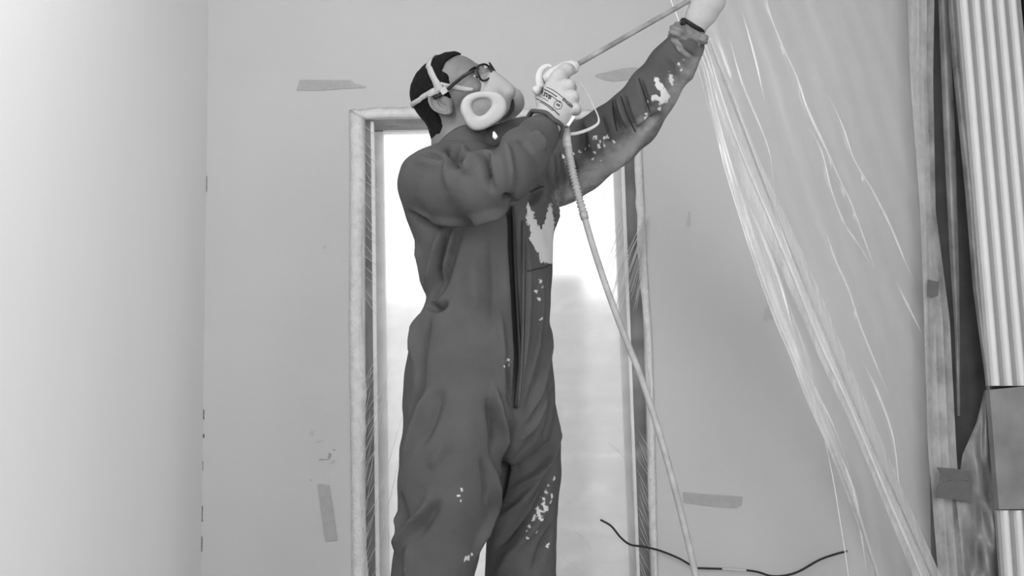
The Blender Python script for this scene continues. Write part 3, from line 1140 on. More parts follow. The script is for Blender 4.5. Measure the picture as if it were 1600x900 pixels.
def poly_sd(pts, poly):
    """signed pixel distance to a polygon (negative inside)"""
    poly = np.array(poly, float)
    n = len(poly)
    d = np.full(len(pts), 1e9)
    ins = np.zeros(len(pts), bool)
    for i in range(n):
        a, b = poly[i], poly[(i + 1) % n]
        e = b - a
        w = pts - a
        t = np.clip((w @ e) / (e @ e), 0, 1)
        d = np.minimum(d, np.linalg.norm(w - t[:, None] * e, axis=1))
        c = ((a[1] > pts[:, 1]) != (b[1] > pts[:, 1]))
        xx = a[0] + (pts[:, 1] - a[1]) * e[0] / (e[1] if abs(e[1]) > 1e-9 else 1e-9)
        ins ^= c & (pts[:, 0] < xx)
    return np.where(ins, -d, d)


PAINT = [
    ([(825, 318), (832, 330), (840, 352), (846, 358), (852, 345), (856, 325), (862, 318), (866, 350), (867, 400), (862, 412), (845, 410), (838, 392), (826, 372), (830, 362), (822, 345)], 3.05),
    ([(1023, 120), (1030, 124), (1040, 142), (1048, 150), (1040, 160), (1032, 164), (1026, 158), (1034, 146), (1024, 132)], 3.05),
    ([(1045, 112), (1052, 118), (1050, 134), (1046, 128)], 3.05),
    ([(1020, 148), (1028, 150), (1022, 160), (1018, 156)], 3.05),
]
SPOTS = [(790, 566, 3), (796, 570, 3), (793, 562, 2.5), (788, 573, 2), (842, 468, 3), (838, 455, 3), (848, 447, 2.5), (845, 440, 3), (843, 622, 2), (846, 498, 2),
         (866, 748, 3), (858, 758, 3), (852, 768, 2.5), (862, 775, 4), (848, 778, 3), (840, 795, 4), (846, 800, 4), (854, 795, 4.5), (842, 804, 4), (834, 812, 3.5), (828, 822, 3), (846, 812, 3.5), (822, 830, 2.5),
         (824, 842, 2.5), (838, 832, 2), (856, 852, 3), (850, 787, 3), (836, 806, 3), (860, 785, 2.5), (733, 870, 4), (727, 874, 3.5), (738, 866, 2.5), (722, 765, 2), (716, 775, 2), (720, 782, 2),
         (930, 215, 3), (938, 222, 3), (944, 216, 3), (950, 214, 2.5), (935, 230, 3), (946, 228, 2.5), (958, 222, 2.5), (920, 228, 2), (905, 238, 2.5), (914, 232, 2.5), (930, 238, 2.5),
         (880, 246, 4), (886, 252, 3.5), (878, 258, 3), (888, 262, 3), (895, 240, 2), (938, 250, 2.5), (926, 250, 2), (880, 225, 2), (1012, 160, 2.5), (1068, 92, 2), (1062, 100, 2), (1066, 108, 2),
         (1030, 170, 2.5), (1008, 185, 2), (1010, 178, 2)]
WASH = [([(905, 275), (960, 228), (1000, 200), (1014, 180), (1030, 185), (1000, 235), (960, 275), (905, 305)], 0),
        ([(1050, 130), (1068, 108), (1080, 95), (1098, 82), (1094, 100), (1070, 150), (1040, 190), (1036, 168)], 0),
        ([(868, 310), (890, 295), (905, 285), (900, 310), (875, 325)], 0)]
pix = to_px(V)
front = ((V - CAM) * N).sum(1) < 0
paint = np.full(len(V), 1.0)
for poly, Y in PAINT:
    paint = np.minimum(paint, poly_sd(pix, poly) * PXM)
for x, y, r in SPOTS:
    p = hit(bvh, x, y)
    if p is not None:
        paint = np.minimum(paint, np.linalg.norm(V - p, axis=1) - r * PXM * .95)
paint[~front] = np.maximum(paint[~front], .03)
wash = np.full(len(V), 1.0)
for poly, add in WASH:
    wash = np.minimum(wash, (poly_sd(pix, poly) + add) * PXM)
wash[~front] = np.maximum(wash[~front], .03)

# ---- head frame, aligned with the profile the photograph shows
def nz_(v):
    return v / np.linalg.norm(v)


HS = nz_(.30 * CR + .22 * CU + .93 * CF)                # his left side (away from the viewer)
f0 = math.cos(math.radians(32)) * CR + math.sin(math.radians(32)) * CU
HF = nz_(f0 - (f0 @ HS) * HS)                            # where the face points
HU = nz_(np.cross(HS, HF))
if HU[2] < 0:
    HU = -HU
HO = W(707, 155, 3.10)                                   # midpoint between the ears
SC = 1.0
AX = np.stack([HF, HU, HS])                              # rows: local axes


def hl(f, u, s):
    return HO + SC * (f * HF + u * HU + s * HS)


def to_head(P):
    return ((P - HO.astype(np.float32)) @ AX.T.astype(np.float32)) / SC


NECK0, NECK1 = hl(-.022, -.02, 0), W(722, 236, 3.11)


def skull(Q):
    d = ellip(Q, (-.004, .032, 0), (.084, .070, .071))
    d = smin(d, ellip(Q, (.038, .036, 0), (.056, .053, .058)), .03)       # forehead
    d = smin(d, ellip(Q, (.046, -.012, 0), (.056, .062, .056)), .03)      # cheeks
    d = smin(d, ellip(Q, (.055, -.066, 0), (.046, .04, .044)), .03)       # jaw
    return d


def head_sdf(P):
    P = P.astype(np.float32)
    Q = to_head(P)
    d = skull(Q)
    d = smin(d, rcone(Q, (.098, .020, 0), (.122, -.014, 0), .010, .014), .012)   # nose
    d = smin(d, ellip(Q, (.113, -.008, .012), (.012, .009, .008)), .008)
    d = smin(d, ellip(Q, (.113, -.008, -.012), (.012, .009, .008)), .008)
    for s in (-1, 1):
        d = smin(d, rcone(Q, (.095, .027, s * .012), (.083, .025, s * .046), .009, .009), .012)    # brow
        d = smax(d, -ellip(Q, (.109, .004, s * .034), (.022, .013, .018)), .012)                  # socket
        d = smin(d, ellip(Q, (.083, .004, s * .033), (.013, .012, .013)), .004)                  # lids over the ball
        d = smin(d, ellip(Q, (.072, -.012, s * .045), (.024, .016, .016)), .02)                   # cheekbone
    d = smin(d, rcone(P, NECK0, NECK1, .056, .062), .03)
    d = smin(d, rcone(P, NECK1, W(735, 300, 3.12), .062, .09), .05)
    # throat line under the jaw
    d = smin(d, rcone(P, hl(.03, -.07, 0), W(745, 225, 3.09), .04, .05), .03)
    return d



def ear_sdf(s):
    def fn(P):
        P = P.astype(np.float32)
        Q = to_head(P)
        E = Q - np.array((-.004, -.002, s * .073), np.float32)
        tilt = .25
        ef = E[..., 0] * math.cos(tilt) + E[..., 1] * math.sin(tilt)
        eu = -E[..., 0] * math.sin(tilt) + E[..., 1] * math.cos(tilt)
        es = E[..., 2] * s + ef * .35
        EE = np.stack([ef, eu, es], -1)
        wd = 1 - .25 * np.clip(-eu / .034, 0, 1)                       # narrower towards the lobe
        EE = np.stack([ef / wd, eu, es], -1)
        ear = ellip(EE, (0, 0, .000), (.0215, .0335, .010))
        ear = smax(ear, -ellip(EE, (.003, .004, .011), (.0150, .0240, .0105)), .003)
        rad = np.sqrt((EE[..., 0] / .0190) ** 2 + (eu / .0305) ** 2)
        helix = np.abs(rad - 1) * .021
        hx = np.sqrt(helix ** 2 + (es - .0085) ** 2) - .0036
        hx = smax(hx, EE[..., 0] - .012 - .2 * np.clip(eu, 0, 1), .003)
        ear = smin(ear, hx, .003)
        inner = np.abs(np.sqrt(((EE[..., 0] - .006) / .0135) ** 2 + ((eu + .002) / .0190) ** 2) - 1) * .015
        anti = np.sqrt(inner ** 2 + (es - .0040) ** 2) - .0028
        anti = smax(anti, EE[..., 0] - .000, .004)
        ear = smin(ear, anti, .003)
        ear = smin(ear, ellip(EE, (.004, -.029, .003), (.0085, .0085, .0055)), .006)   # lobe
        ear = smin(ear, ellip(EE, (.0165, -.003, .004), (.0045, .0075, .005)), .004)   # tragus
        ear = smax(ear, -ellip(EE, (.011, -.002, .004), (.006, .008, .010)), .003)     # canal
        return smin(ear, ellip(Q, (.006, -.002, s * .064), (.016, .026, .014)), .004)
    return fn


def body_sdf(P):
    """the rest of the body, a little inside the clothes"""
    return coverall_sdf(P) + .048


def wrist_part(P):
    P = P.astype(np.float32)
    return P


Vh, Fh = sdf_mesh(head_sdf, HO - [.17, .19, .30], HO + [.20, .17, .18], .0032, 1)
Vb, Fb = sdf_mesh(body_sdf, LO, HI, .018, 1)
for s in (-1, 1):
    ec = hl(-.004, -.002, s * .075)
    Ve, Fe = sdf_mesh(ear_sdf(s), ec - .05, ec + .05, .0016, 1)
    Fh = np.vstack([Fh, Fe + len(Vh)])
    Vh = np.vstack([Vh, Ve])
person = mesh_obj('person', np.vstack([Vh, Vb]), np.vstack([Fh, Fb + len(Vh)]), 'skin', None, True)
tag(person, 'person in grey paint-splashed coveralls reaching up with a spray lance', 'person')

cov = mesh_obj('coverall', V, Fc, 'coverall', person, True)
for nm, arr in (('paint', paint), ('wash', wash)):
    at = cov.data.attributes.new(nm, 'FLOAT', 'POINT')
    at.data.foreach_set('value', arr.astype(np.float32))

# ---- hair: a close-cropped cap, hairline at brow, sideburn and nape
def hair_sdf(P):
    P = P.astype(np.float32)
    Q = to_head(P)
    f, u, s = Q[..., 0], Q[..., 1], Q[..., 2]
    cap = skull(Q)
    cap = smin(cap, rcone(P, NECK0, NECK1, .056, .060), .03)
    cap = cap - .0075 - .0012 * vnoise(Q, 260, 2) - .0015 * vnoise(Q, 90, 4)
    # region boundary in side view (polygon, f-u plane)
    reg = poly_sd(np.stack([f.ravel(), u.ravel()], 1), [(-.2, .2), (.060, .2), (.075, .105), (.077, .082), (.052, .079), (.037, .064), (.047, .046), (.040, .028), (.028, .016), (.020, -.008),
                                                        (.012, -.012), (.006, .020), (-.010, .034), (-.026, .026), (-.030, -.002), (-.029, -.030), (-.034, -.055), (-.050, -.078), (-.072, -.085), (-.2, -.07)]).reshape(f.shape)
    return smax(cap, reg + .002 * vnoise(Q, 300, 6), .006)


Vr, Fr_ = sdf_mesh(hair_sdf, HO - [.15, .13, .15], HO + [.13, .13, .16], .0032, 1)
hair = mesh_obj('hair', Vr, Fr_, 'hair', person, True)
bvh_head = bvh_of(np.vstack([Vh, Vr]), np.vstack([Fh, Fr_ + len(Vh)]))

# ---- eyes
for s in (-1, 1):
    bm = bmesh.new()
    bmesh.ops.create_uvsphere(bm, u_segments=20, v_segments=12, radius=.0125)
    for v in bm.verts:
        v.co = v.co + Vector(hl(.0855, .004, s * .033))
    e = bm_obj('eye', bm, 'eye', person, True)
    bm = bmesh.new()
    bmesh.ops.create_uvsphere(bm, u_segments=16, v_segments=10, radius=.0062)
    for v in bm.verts:
        v.co = v.co + Vector(hl(.0925, .0055, s * .035))
    bm_obj('iris', bm, 'iris', e, True)
    # eyebrow
    tube('eyebrow', catmull([hl(.106, .022, s * .014), hl(.102, .028, s * .030), hl(.089, .026, s * .050)], 4), [.001] + [.0032] * 7 + [.001], 'hair', person, 8)

# ---- collar: stand-up band round the neck
V2, F2 = [], []
nr = 48
cc = W(726, 241, 3.11)
cax_up = nz_(np.array([-.12, 0, 1.0]))
for k in range(nr):
    a = 2 * math.pi * k / nr
    rl_, rf_ = .083, .090
    for j, (h_, rr_) in enumerate(((-.035, 1.13), (-.005, 1.02), (.016, 1.0), (.022, .97), (.015, .93), (-.02, .95))):
        d = LF * math.cos(a) * rl_ * rr_ + FR * math.sin(a) * rf_ * rr_
        h2 = h_ + .006 * math.sin(3 * a + 1) + (.032 * max(0, math.sin(a)))
        V2.append(cc + d + cax_up * h2)
for k in range(nr):
    for j in range(5):
        p_, q_ = k * 6 + j, ((k + 1) % nr) * 6 + j
        F2.append([p_, q_, q_ + 1, p_ + 1])
def no_paint(o):
    for nm in ('paint', 'wash'):
        at = o.data.attributes.new(nm, 'FLOAT', 'POINT'); at.data.foreach_set('value', np.full(len(o.data.vertices), 1.0, np.float32))
    return o


no_paint(mesh_obj('collar', V2, F2, 'coverall', cov, True))

# open lapel under the filter
lap_t = catmull([(722, 224), (742, 210), (762, 200), (786, 191), (808, 184), (824, 182), (836, 188)], 5)
lap_b = catmull([(728, 246), (748, 242), (768, 236), (790, 228), (810, 216), (828, 206), (838, 194)], 5)
V2, F2 = [], []
for i in range(len(lap_t)):
    t = i / (len(lap_t) - 1)
    for e in np.linspace(0, 1, 6):
        p = lap_t[i] * (1 - e) + lap_b[i] * e
        V2.append(W(p[0], p[1], 3.035 - .012 * math.sin(math.pi * e) + .03 * t + .004 * math.sin(t * 9)))
for i in range(len(lap_t) - 1):
    for k in range(5):
        F2.append([i * 6 + k, i * 6 + k + 1, i * 6 + k + 7, i * 6 + k + 6])
lp = no_paint(mesh_obj('lapel', V2, F2, 'coverall', cov, True))
lp.modifiers.new('t', 'SOLIDIFY').thickness = .004

# ---- zip, placket edge, pocket, cuffs
def on_suit(pl, lift=.003, sub=4):
    out = []
    for x, y in catmull(pl, sub):
        p = hit(bvh, x, y, lift)
        if p is not None:
            out.append(p)
    return np.array(out)


def ribbon_on(name, pl, w, thick, m, parent, bv=None, sub=4, lift=.002):
    """flat band laid on a surface along a pixel path (w = half width in px)"""
    bv = bv or bvh
    q = catmull(pl, sub)
    V, Fc = [], []
    row_ = []
    for i, c in enumerate(q):
        t = q[min(i + 1, len(q) - 1)] - q[max(i - 1, 0)]
        nn = np.array([t[1], -t[0]]) / np.linalg.norm(t)
        ww = w if np.isscalar(w) else np.interp(i / (len(q) - 1), np.linspace(0, 1, len(w)), w)
        pts = [hit(bv, *(c + nn * ww * e), lift) for e in (-1, 0, 1)]
        if any(p is None for p in pts):
            continue
        row_.append(pts)
    for pts in row_:
        V += pts
    for i in range(len(row_) - 1):
        for k in range(2):
            a_ = i * 3 + k
            Fc.append([a_, a_ + 1, a_ + 4, a_ + 3])
    o = mesh_obj(name, V, Fc, m, parent, True)
    md = o.modifiers.new('t', 'SOLIDIFY'); md.thickness = thick; md.offset = 0
    return o


ribbon_on('zip_tape', [(801, 322), (803, 400), (807, 480), (811, 560), (808, 600), (805, 638)], 2.6, .002, 'zip', cov, lift=.008)
no_paint(ribbon_on('placket_edge', [(818, 345), (818, 420), (817, 500), (815, 570), (810, 637)], 1.8, .004, 'coverall', cov, lift=.006))
ribbon_on('pocket_seam', [(824, 424), (836, 421), (850, 418), (864, 411)], .8, .0015, 'zip', cov)
ribbon_on('pocket_flap', [(828, 300), (838, 295), (850, 291)], 1.0, .002, 'zip', cov)
for pl in ([(957, 157), (959, 180), (964, 205)], [(970, 150), (980, 180), (993, 206)], [(998, 122), (1008, 152), (1018, 182)]):
    ribbon_on('sleeve_seam', pl, .7, .001, 'zip', cov)

# turned edge of the near sleeve round the glove
cax = nz_(W(856, 186, 2.955) - W(838, 214, 2.93))
cu1 = nz_(np.cross(cax, CF)); cu2 = np.cross(cax, cu1)
cring = [W(851, 195, 2.948) + (cu1 * math.cos(t) * pxr(30, 2.95) + cu2 * math.sin(t) * pxr(29, 2.95)) + cax * (.004 * math.sin(3 * t) + .003 * math.sin(5 * t + 1)) for t in np.linspace(0, 2 * math.pi, 48, endpoint=False)]
no_paint(tube('cuff_edge', cring, .0048, 'coverall', cov, 8, None, True))
tube('cuff_gap_shade', [p + cax * .006 - (p - W(851, 195, 2.948)) * .10 for p in cring], .0036, 'zip', cov, 8, None, True)  # dark ring painted in for the shade inside the cuff opening

# bunched cuff of the raised sleeve and the black band
cuff = [(1064, 82, 3.045, 27), (1071, 66, 3.04, 29), (1075, 55, 3.035, 27), (1079, 48, 3.03, 22), (1083, 42, 3.03, 20)]
cp_ = [W(x, y, Y) for x, y, Y, r in cuff]
def cuff_sdf(P):
    P = P.astype(np.float32)
    d = chain(P, cp_, [pxr(r, 3.04) for *_, r in cuff], .006)
    d = smin(d, ellip(P, W(1058, 48, 3.0), (.020, .022, .020)), .012)
    d = smin(d, ellip(P, W(1098, 62, 3.0), (.014, .014, .014)), .008)
    ax = nz_(cp_[-1] - cp_[0])
    s = (P - cp_[0]) @ ax.astype(np.float32)
    return d + .0022 * np.sin(s * 420 + 2 * vnoise(P, 60, 8))
Vc_, Fc_ = sdf_mesh(cuff_sdf, cp_[2] - [.08, .08, .08], cp_[2] + [.08, .08, .08], .0035, 1)
pk = mesh_obj('cuff', Vc_, Fc_, 'coverall', cov, True)
for nm, val in (('paint', 1.0), ('wash', -.004)):
    at = pk.data.attributes.new(nm, 'FLOAT', 'POINT'); at.data.foreach_set('value', np.full(len(Vc_), val, np.float32))
bc = W(1082, 41, 3.02)
bax = nz_(W(1099, 10, 3.0) - W(1070, 66, 3.02))
bu = nz_(np.cross(bax, CF)); bw = np.cross(bax, bu)
ring = []
for k in range(32):
    a = 2 * math.pi * k / 32
    ring.append(bc + (bu * math.cos(a) * pxr(20, 3.0) + bw * math.sin(a) * pxr(19, 3.0)) + bax * .002 * math.sin(2 * a + 1))
tube('wrist_band', ring, .0055, 'band_black', cov, 8, (bu, .6), True)
tube('band_knot', [W(1064, 38, 2.96), W(1068, 35, 2.955), W(1073, 34, 2.955)], [.004, .007, .004], 'band_black', cov, 8)

# ---- gloves
def glove(name, fn, c, ext, h=.0028):
    Vg, Fg = sdf_mesh(fn, np.array(c) - ext, np.array(c) + ext, h, 1)
    o = mesh_obj(name, Vg, Fg, 'glove', person, True)
    return o, bvh_of(Vg, Fg)


YG = 2.95
def rglove(P):
    P = P.astype(np.float32)
    p = lambda x, y, Y=YG: W(x, y, Y).astype(np.float32)
    r = lambda q: pxr(q, YG)
    # knitted wrist into the sleeve and back of the hand (two side-by-side chains make it broad)
    d = chain(P, [p(842, 208), p(852, 186), p(862, 165), p(868, 145)], [r(22), r(20), r(20), r(17)], .01)
    d = smin(d, chain(P, [p(858, 200), p(872, 180), p(884, 160), p(884, 140)], [r(18), r(19), r(19), r(14)], .01), .018)
    # index stretched along the gun head, then the three fingers curled round the grip
    d = smin(d, chain(P, [p(862, 138, 2.945), p(873, 120, 2.94), p(884, 110, 2.955), p(896, 107, 2.98)], [r(13), r(12.5), r(11.5), r(9)], .006), .010)
    d = smin(d, chain(P, [p(872, 142, 2.94), p(889, 133, 2.932), p(893, 137, 2.965), p(882, 141, 2.99)], [r(12), r(9.6), r(8.6), r(8)], .003), .003)
    d = smin(d, chain(P, [p(880, 156, 2.94), p(896, 150, 2.932), p(897, 155, 2.965), p(886, 158, 2.99)], [r(11), r(8.8), r(8.2), r(7.5)], .003), .0025)
    d = smin(d, chain(P, [p(884, 173, 2.945), p(900, 169, 2.935), p(901, 173, 2.965), p(890, 175, 2.985)], [r(10), r(8.0), r(7.6), r(7)], .003), .0025)
    # thumb on the far side closing over the grip
    d = smin(d, chain(P, [p(850, 168, 2.975), p(846, 150, 2.995), p(852, 136, 3.01), p(864, 128, 3.015)], [r(12), r(10.5), r(9.5), r(8.5)], .005), .010)
    return d


gR, bvhR = glove('right_glove', rglove, W(870, 155, 2.96), np.array([.085, .10, .105]))


def lglove(P):
    P = P.astype(np.float32)
    p = lambda x, y, Y=3.0: W(x, y, Y).astype(np.float32)
    r = lambda q: pxr(q, 3.0)
    d = chain(P, [p(1082, 44, 3.02), p(1091, 24, 3.01), p(1101, 4, 3.0), p(1108, -14, 2.995)], [r(17), r(19), r(22), r(20)], .01)
    d = smin(d, chain(P, [p(1088, 44, 3.02), p(1103, 22, 3.01), p(1114, 2, 3.0), p(1120, -14, 2.995)], [r(13), r(17), r(19), r(17)], .01), .015)
    # fingers hooked over the lance
    for i, (x, y, Y) in enumerate(((1096, -26, 2.985), (1108, -33, 2.988), (1120, -37, 2.99), (1131, -34, 2.995))):
        L = (1.0, 1.1, 1.05, .85)[i]
        d = smin(d, chain(P, [p(x + 3, y + 14, Y), p(x, y - 6 * L, Y - .022), p(x + 2, y - 20 * L, Y - .006), p(x + 6, y - 17 * L, Y + .024)], [r(10), r(8.6), r(7.8), r(7)], .004), .006)
    d = smin(d, chain(P, [p(1093, 6, 3.015), p(1088, -14, 3.03), p(1096, -28, 3.035), p(1108, -34, 3.03)], [r(11), r(9.5), r(8.5), r(7.5)], .005), .010)
    return d


gL, bvhL = glove('left_glove', lglove, W(1108, -5, 3.0), np.array([.09, .10, .115]))

# print on the back of the near glove
def glove_text(body, cx, cy, size_px, ang, name='printed_mark'):
    cu = bpy.data.curves.new('txt', 'FONT')
    cu.body = body
    cu.align_x = 'CENTER'; cu.align_y = 'CENTER'
    cu.size = 1.0
    cu.resolution_u = 2
    cu.offset = 0.035
    to = bpy.data.objects.new('txt', cu)
    C.objects.link(to)
    dg = bpy.context.evaluated_depsgraph_get()
    me = to.evaluated_get(dg).to_mesh()
    ca, sa = math.cos(ang), math.sin(ang)
    V, ok = [], True
    for v in me.vertices:
        x, y = v.co.x * size_px, -v.co.y * size_px
        p = hit(bvhR, cx + x * ca - y * sa, cy + x * sa + y * ca, .0012)
        if p is None:
            p = W(cx, cy, 2.92); ok = False
        V.append(p)
    Fc = [list(f.vertices) for f in me.polygons]
    to.evaluated_get(dg).to_mesh_clear()
    bpy.data.objects.remove(to, do_unlink=True)
    return mesh_obj(name, V, Fc, 'print', gR)


AN = math.radians(27)
glove_text('SVB', 855, 150, 8.5, AN)
glove_text('ENGER', 887, 161, 6.5, math.radians(42))
glove_text('388', 872, 164, 4.5, AN)


def print_line(x0, y0, x1, y1, w, bow=0):
    n = 12
    pl = []
    for i in range(n + 1):
        t = i / n
        pl.append((x0 + (x1 - x0) * t, y0 + (y1 - y0) * t - bow * math.sin(math.pi * t)))
    return ribbon_on('printed_line', pl, w, .0004, 'print', gR, bvhR, 1, .001)


print_line(854, 136, 880, 153, .45, 2)
print_line(849, 139, 870, 151, .7, 1)
print_line(846, 142, 876, 161, .45, 2)
print_line(843, 150, 857, 158, .35)
print_line(838, 154, 862, 168, .7, 1)
print_line(862, 168, 874, 180, .8)
print_line(842, 158, 864, 173, .5, 1)
circ = [(872 + 6.5 * math.cos(a), 164 + 6.5 * math.sin(a)) for a in np.linspace(0, 2 * math.pi, 25)]
ribbon_on('printed_emblem', circ, .35, .0004, 'print', gR, bvhR, 1, .001)

# ---- boots
for (px, py, Y) in ((650, 1215, YRL), (818, 1190, YLL)):
    b0 = W(px, py, Y); b0[2] = 0
    toe = FR * .9 + LF * (.15 if px > 700 else -.25)
    toe = nz_(toe)
    side = np.cross([0, 0, 1], toe)
    def boot_sdf(P, b0=b0, toe=toe, side=side):
        P = P.astype(np.float32)
        Q = np.stack([(P - b0) @ toe, (P - b0) @ side, P[..., 2]], -1)
        d = rcone(Q, (0, 0, .16), (0, 0, .06), .048, .046)
        d = smin(d, ellip(Q, (.07, 0, .045), (.115, .048, .048)), .03)
        d = smin(d, ellip(Q, (.0, 0, .035), (.06, .042, .04)), .02)
        return smax(d, .0 - Q[..., 2] + .001, .004)
    lo = b0 + [-.22, -.22, -.02]; hi2 = b0 + [.22, .22, .24]
    Vq, Fq = sdf_mesh(boot_sdf, lo, hi2, .008, 1)
    Vq[:, 2] = np.maximum(Vq[:, 2], .001)
    mesh_obj('boot', Vq, Fq, 'boot', person, True)

# ------------------------------------------------------------------ safety glasses
gls = empty('safety_glasses', hl(.10, .02, 0), 'black framed safety glasses worn above the respirator', 'glasses')
for s in (-1, 1):
    n = 24
    loop = []
    for k in range(n):
        a = 2 * math.pi * k / n
        du = .019 * math.sin(a) * (1 if math.sin(a) > 0 else 1.0)
        ds = .027 * np.sign(math.cos(a)) * abs(math.cos(a)) ** .75
        sc_ = s * (.035) + ds
        loop.append(hl(.131 - .55 * abs(sc_) ** 1.0 * .55 - .02 * (du / .019 < 0) * abs(du) / .019 * .4, .006 + du, sc_))
    tube('rim', loop, .0028, 'glasses', gls, 8, None, True)
    cen = np.mean(loop, 0) + HF * .002
    mesh_obj('lens', loop + [cen], [[k, (k + 1) % n, n] for k in range(n)], 'lens', gls, True)
    tube('temple', catmull([hl(.106, .019, s * .063), hl(.090, .021, s * .0735), hl(.045, .018, s * .0775), hl(.012, .014, s * .081), hl(-.010, .018, s * .083)], 5), .0044, 'glasses', gls, 8, (HS, .4))
tube('nose_bridge', catmull([hl(.125, .011, -.010), hl(.129, .015, 0), hl(.125, .011, .010)], 4), .002, 'glasses', gls, 8)

# ------------------------------------------------------------------ respirator
resp = empty('respirator', hl(.10, -.05, 0), 'pale half-mask respirator with twin filters strapped over nose and mouth', 'respirator')


def face_sdf(P):
    P = P.astype(np.float32)
    Q = to_head(P)
    d = ellip(Q, (.090, -.048, 0), (.042, .058, .050))
    d = smin(d, rcone(Q, (.118, -.012, 0), (.124, -.040, 0), .016, .021), .02)
    d = smin(d, rcone(Q, (.105, -.06, 0), (.132, -.062, 0), .026, .020), .012)
    for s in (-1, 1):
        d = smin(d, rcone(Q, (.10, -.055, s * .035), (.090, -.062, s * .064), .022, .016), .012)
    ground = skull(Q) + .004
    d = smax(d, -ground, .004)
    return d


Vm, Fm = sdf_mesh(face_sdf, hl(.1, -.05, 0) - .13, hl(.1, -.05, 0) + .13, .0034, 1)
mesh_obj('facepiece', Vm, Fm, 'rubber_mask', resp, True)
# filters: rounded three-cornered cartridges; outline measured on the near one
OUT = [(720, 166), (723, 156), (731, 148), (744, 143.5), (760, 142), (776, 144), (786, 150), (791.5, 160), (792, 172), (786, 183), (774, 193), (760, 201), (748, 204.5), (738, 202.5), (730, 195), (724, 183), (720.5, 174)]
PAD = [(737, 163), (741, 157), (749, 154), (759, 153.5), (766, 157), (768.5, 163), (765.5, 170), (758, 178), (750, 181.5), (743, 179), (738.5, 172)]
NF = nz_(-.90 * HS + .38 * HF - .10 * HU)                # the way the near filter faces
FC = hl(.078, -.068, -.100)


def plane_pt(px, py, off=0.0):
    d = ray(px, py)
    t = ((FC + NF * off - CAM) @ NF) / (d @ NF)
    return CAM + d * t


def closed_spline(pl, sub=4):
    pl = np.array(pl, float)
    n = len(pl)
    out = []
    for i in range(n):
        a, b, c, d = pl[i - 1], pl[i], pl[(i + 1) % n], pl[(i + 2) % n]
        for k in range(sub):
            t = k / sub
            out.append(.5 * ((2 * b) + (-a + c) * t + (2 * a - 5 * b + 4 * c - d) * t * t + (-a + 3 * b - 3 * c + d) * t ** 3))
    return np.array(out)


o3 = np.array([plane_pt(x, y) for x, y in closed_spline(OUT)])
p3 = np.array([plane_pt(x, y) for x, y in closed_spline(PAD, 6)])
n_o = len(o3)
# resample the pad loop to match by angle
co, cpd = o3.mean(0), p3.mean(0)
e1 = nz_(np.cross(NF, [0, 0, 1])); e2 = np.cross(NF, e1)
ang = lambda P, c: np.arctan2((P - c) @ e2, (P - c) @ e1)
ao = ang(o3, cpd); ap = ang(p3, cpd)
srt = np.argsort(ap)
p3r = np.stack([np.interp(ao, ap[srt], p3[srt][:, c], period=2 * math.pi) for c in range(3)], 1)


def mirror(P):
    P = np.array(P)
    s = (P - HO) @ HS
    return P - 2 * s[..., None] * HS


def filter_meshes(mir):
    mirror_ = mirror
    th = .034
    prof = [(.90, -th), (1.0, -th * .75), (1.0, -.010), (.985, -.003), (.94, .003)]
    V = []
    for sc_, off in prof:
        V += list(co + (o3 - co) * sc_ + NF * off)
    for t, off in ((.2, .0045), (.62, .0045), (.9, .0025), (1.0, -.003)):
        V += list((co + (o3 - co) * .94) * (1 - t) + p3r * t + NF * off)
    nl = len(prof) + 4
    V = np.array(V)
    Fc = []
    for j in range(nl - 1):
        for k in range(n_o):
            Fc.append([j * n_o + k, j * n_o + (k + 1) % n_o, (j + 1) * n_o + (k + 1) % n_o, (j + 1) * n_o + k])
    Fc.append(list(range(n_o)))
    Pd = np.array(list(p3r - NF * .003) + list(cpd + (p3r - cpd) * .6 - NF * .0005) + [cpd + NF * .001])
    Pf = []
    for k in range(n_o):
        Pf.append([k, (k + 1) % n_o, n_o + (k + 1) % n_o, n_o + k])
        Pf.append([n_o + k, n_o + (k + 1) % n_o, 2 * n_o])
    if mir:
        V, Pd = mirror(V), mirror(Pd)
        Fc = [f[::-1] for f in Fc]; Pf = [f[::-1] for f in Pf]
    o = mesh_obj('filter', V, Fc, 'filter', resp, True)
    mesh_obj('filter_pad', Pd, Pf, 'filter_pad', o, True)


filter_meshes(False)
filter_meshes(True)

# harness: Y-shaped webbing over the hair, buckle, cheek strap; mirrored on the far side
ST = [('head_strap', [(668, 101), (671, 106), (674, 114), (679, 124), (684, 134), (687, 142)], (2.6, 4.2, 4.6, 4.6, 6, 7)),
      ('neck_strap', [(654, 158), (660, 152), (669, 147), (678, 143), (687, 138)], (3.2, 3.8, 4.4, 5.4, 6)),
      ('cheek_strap', [(688, 130), (700, 134), (712, 136), (726, 139), (740, 140)], (2.0, 3.2, 4.0, 3.6, 2.4))]
for nm, pl, w in ST:
    o = ribbon_on(nm, pl, w, .003, 'strap', resp, bvh_head, 4, .003)
    me = o.data.copy()
    o2 = bpy.data.objects.new(nm, me)
    C.objects.link(o2)
    co_ = np.array([v.co[:] for v in me.vertices])
    me.vertices.foreach_set('co', mirror(co_).ravel())
    o2.parent = resp; o2.matrix_parent_inverse = o.matrix_parent_inverse.copy()
    md = o2.modifiers.new('t', 'SOLIDIFY'); md.thickness = .003; md.offset = 0
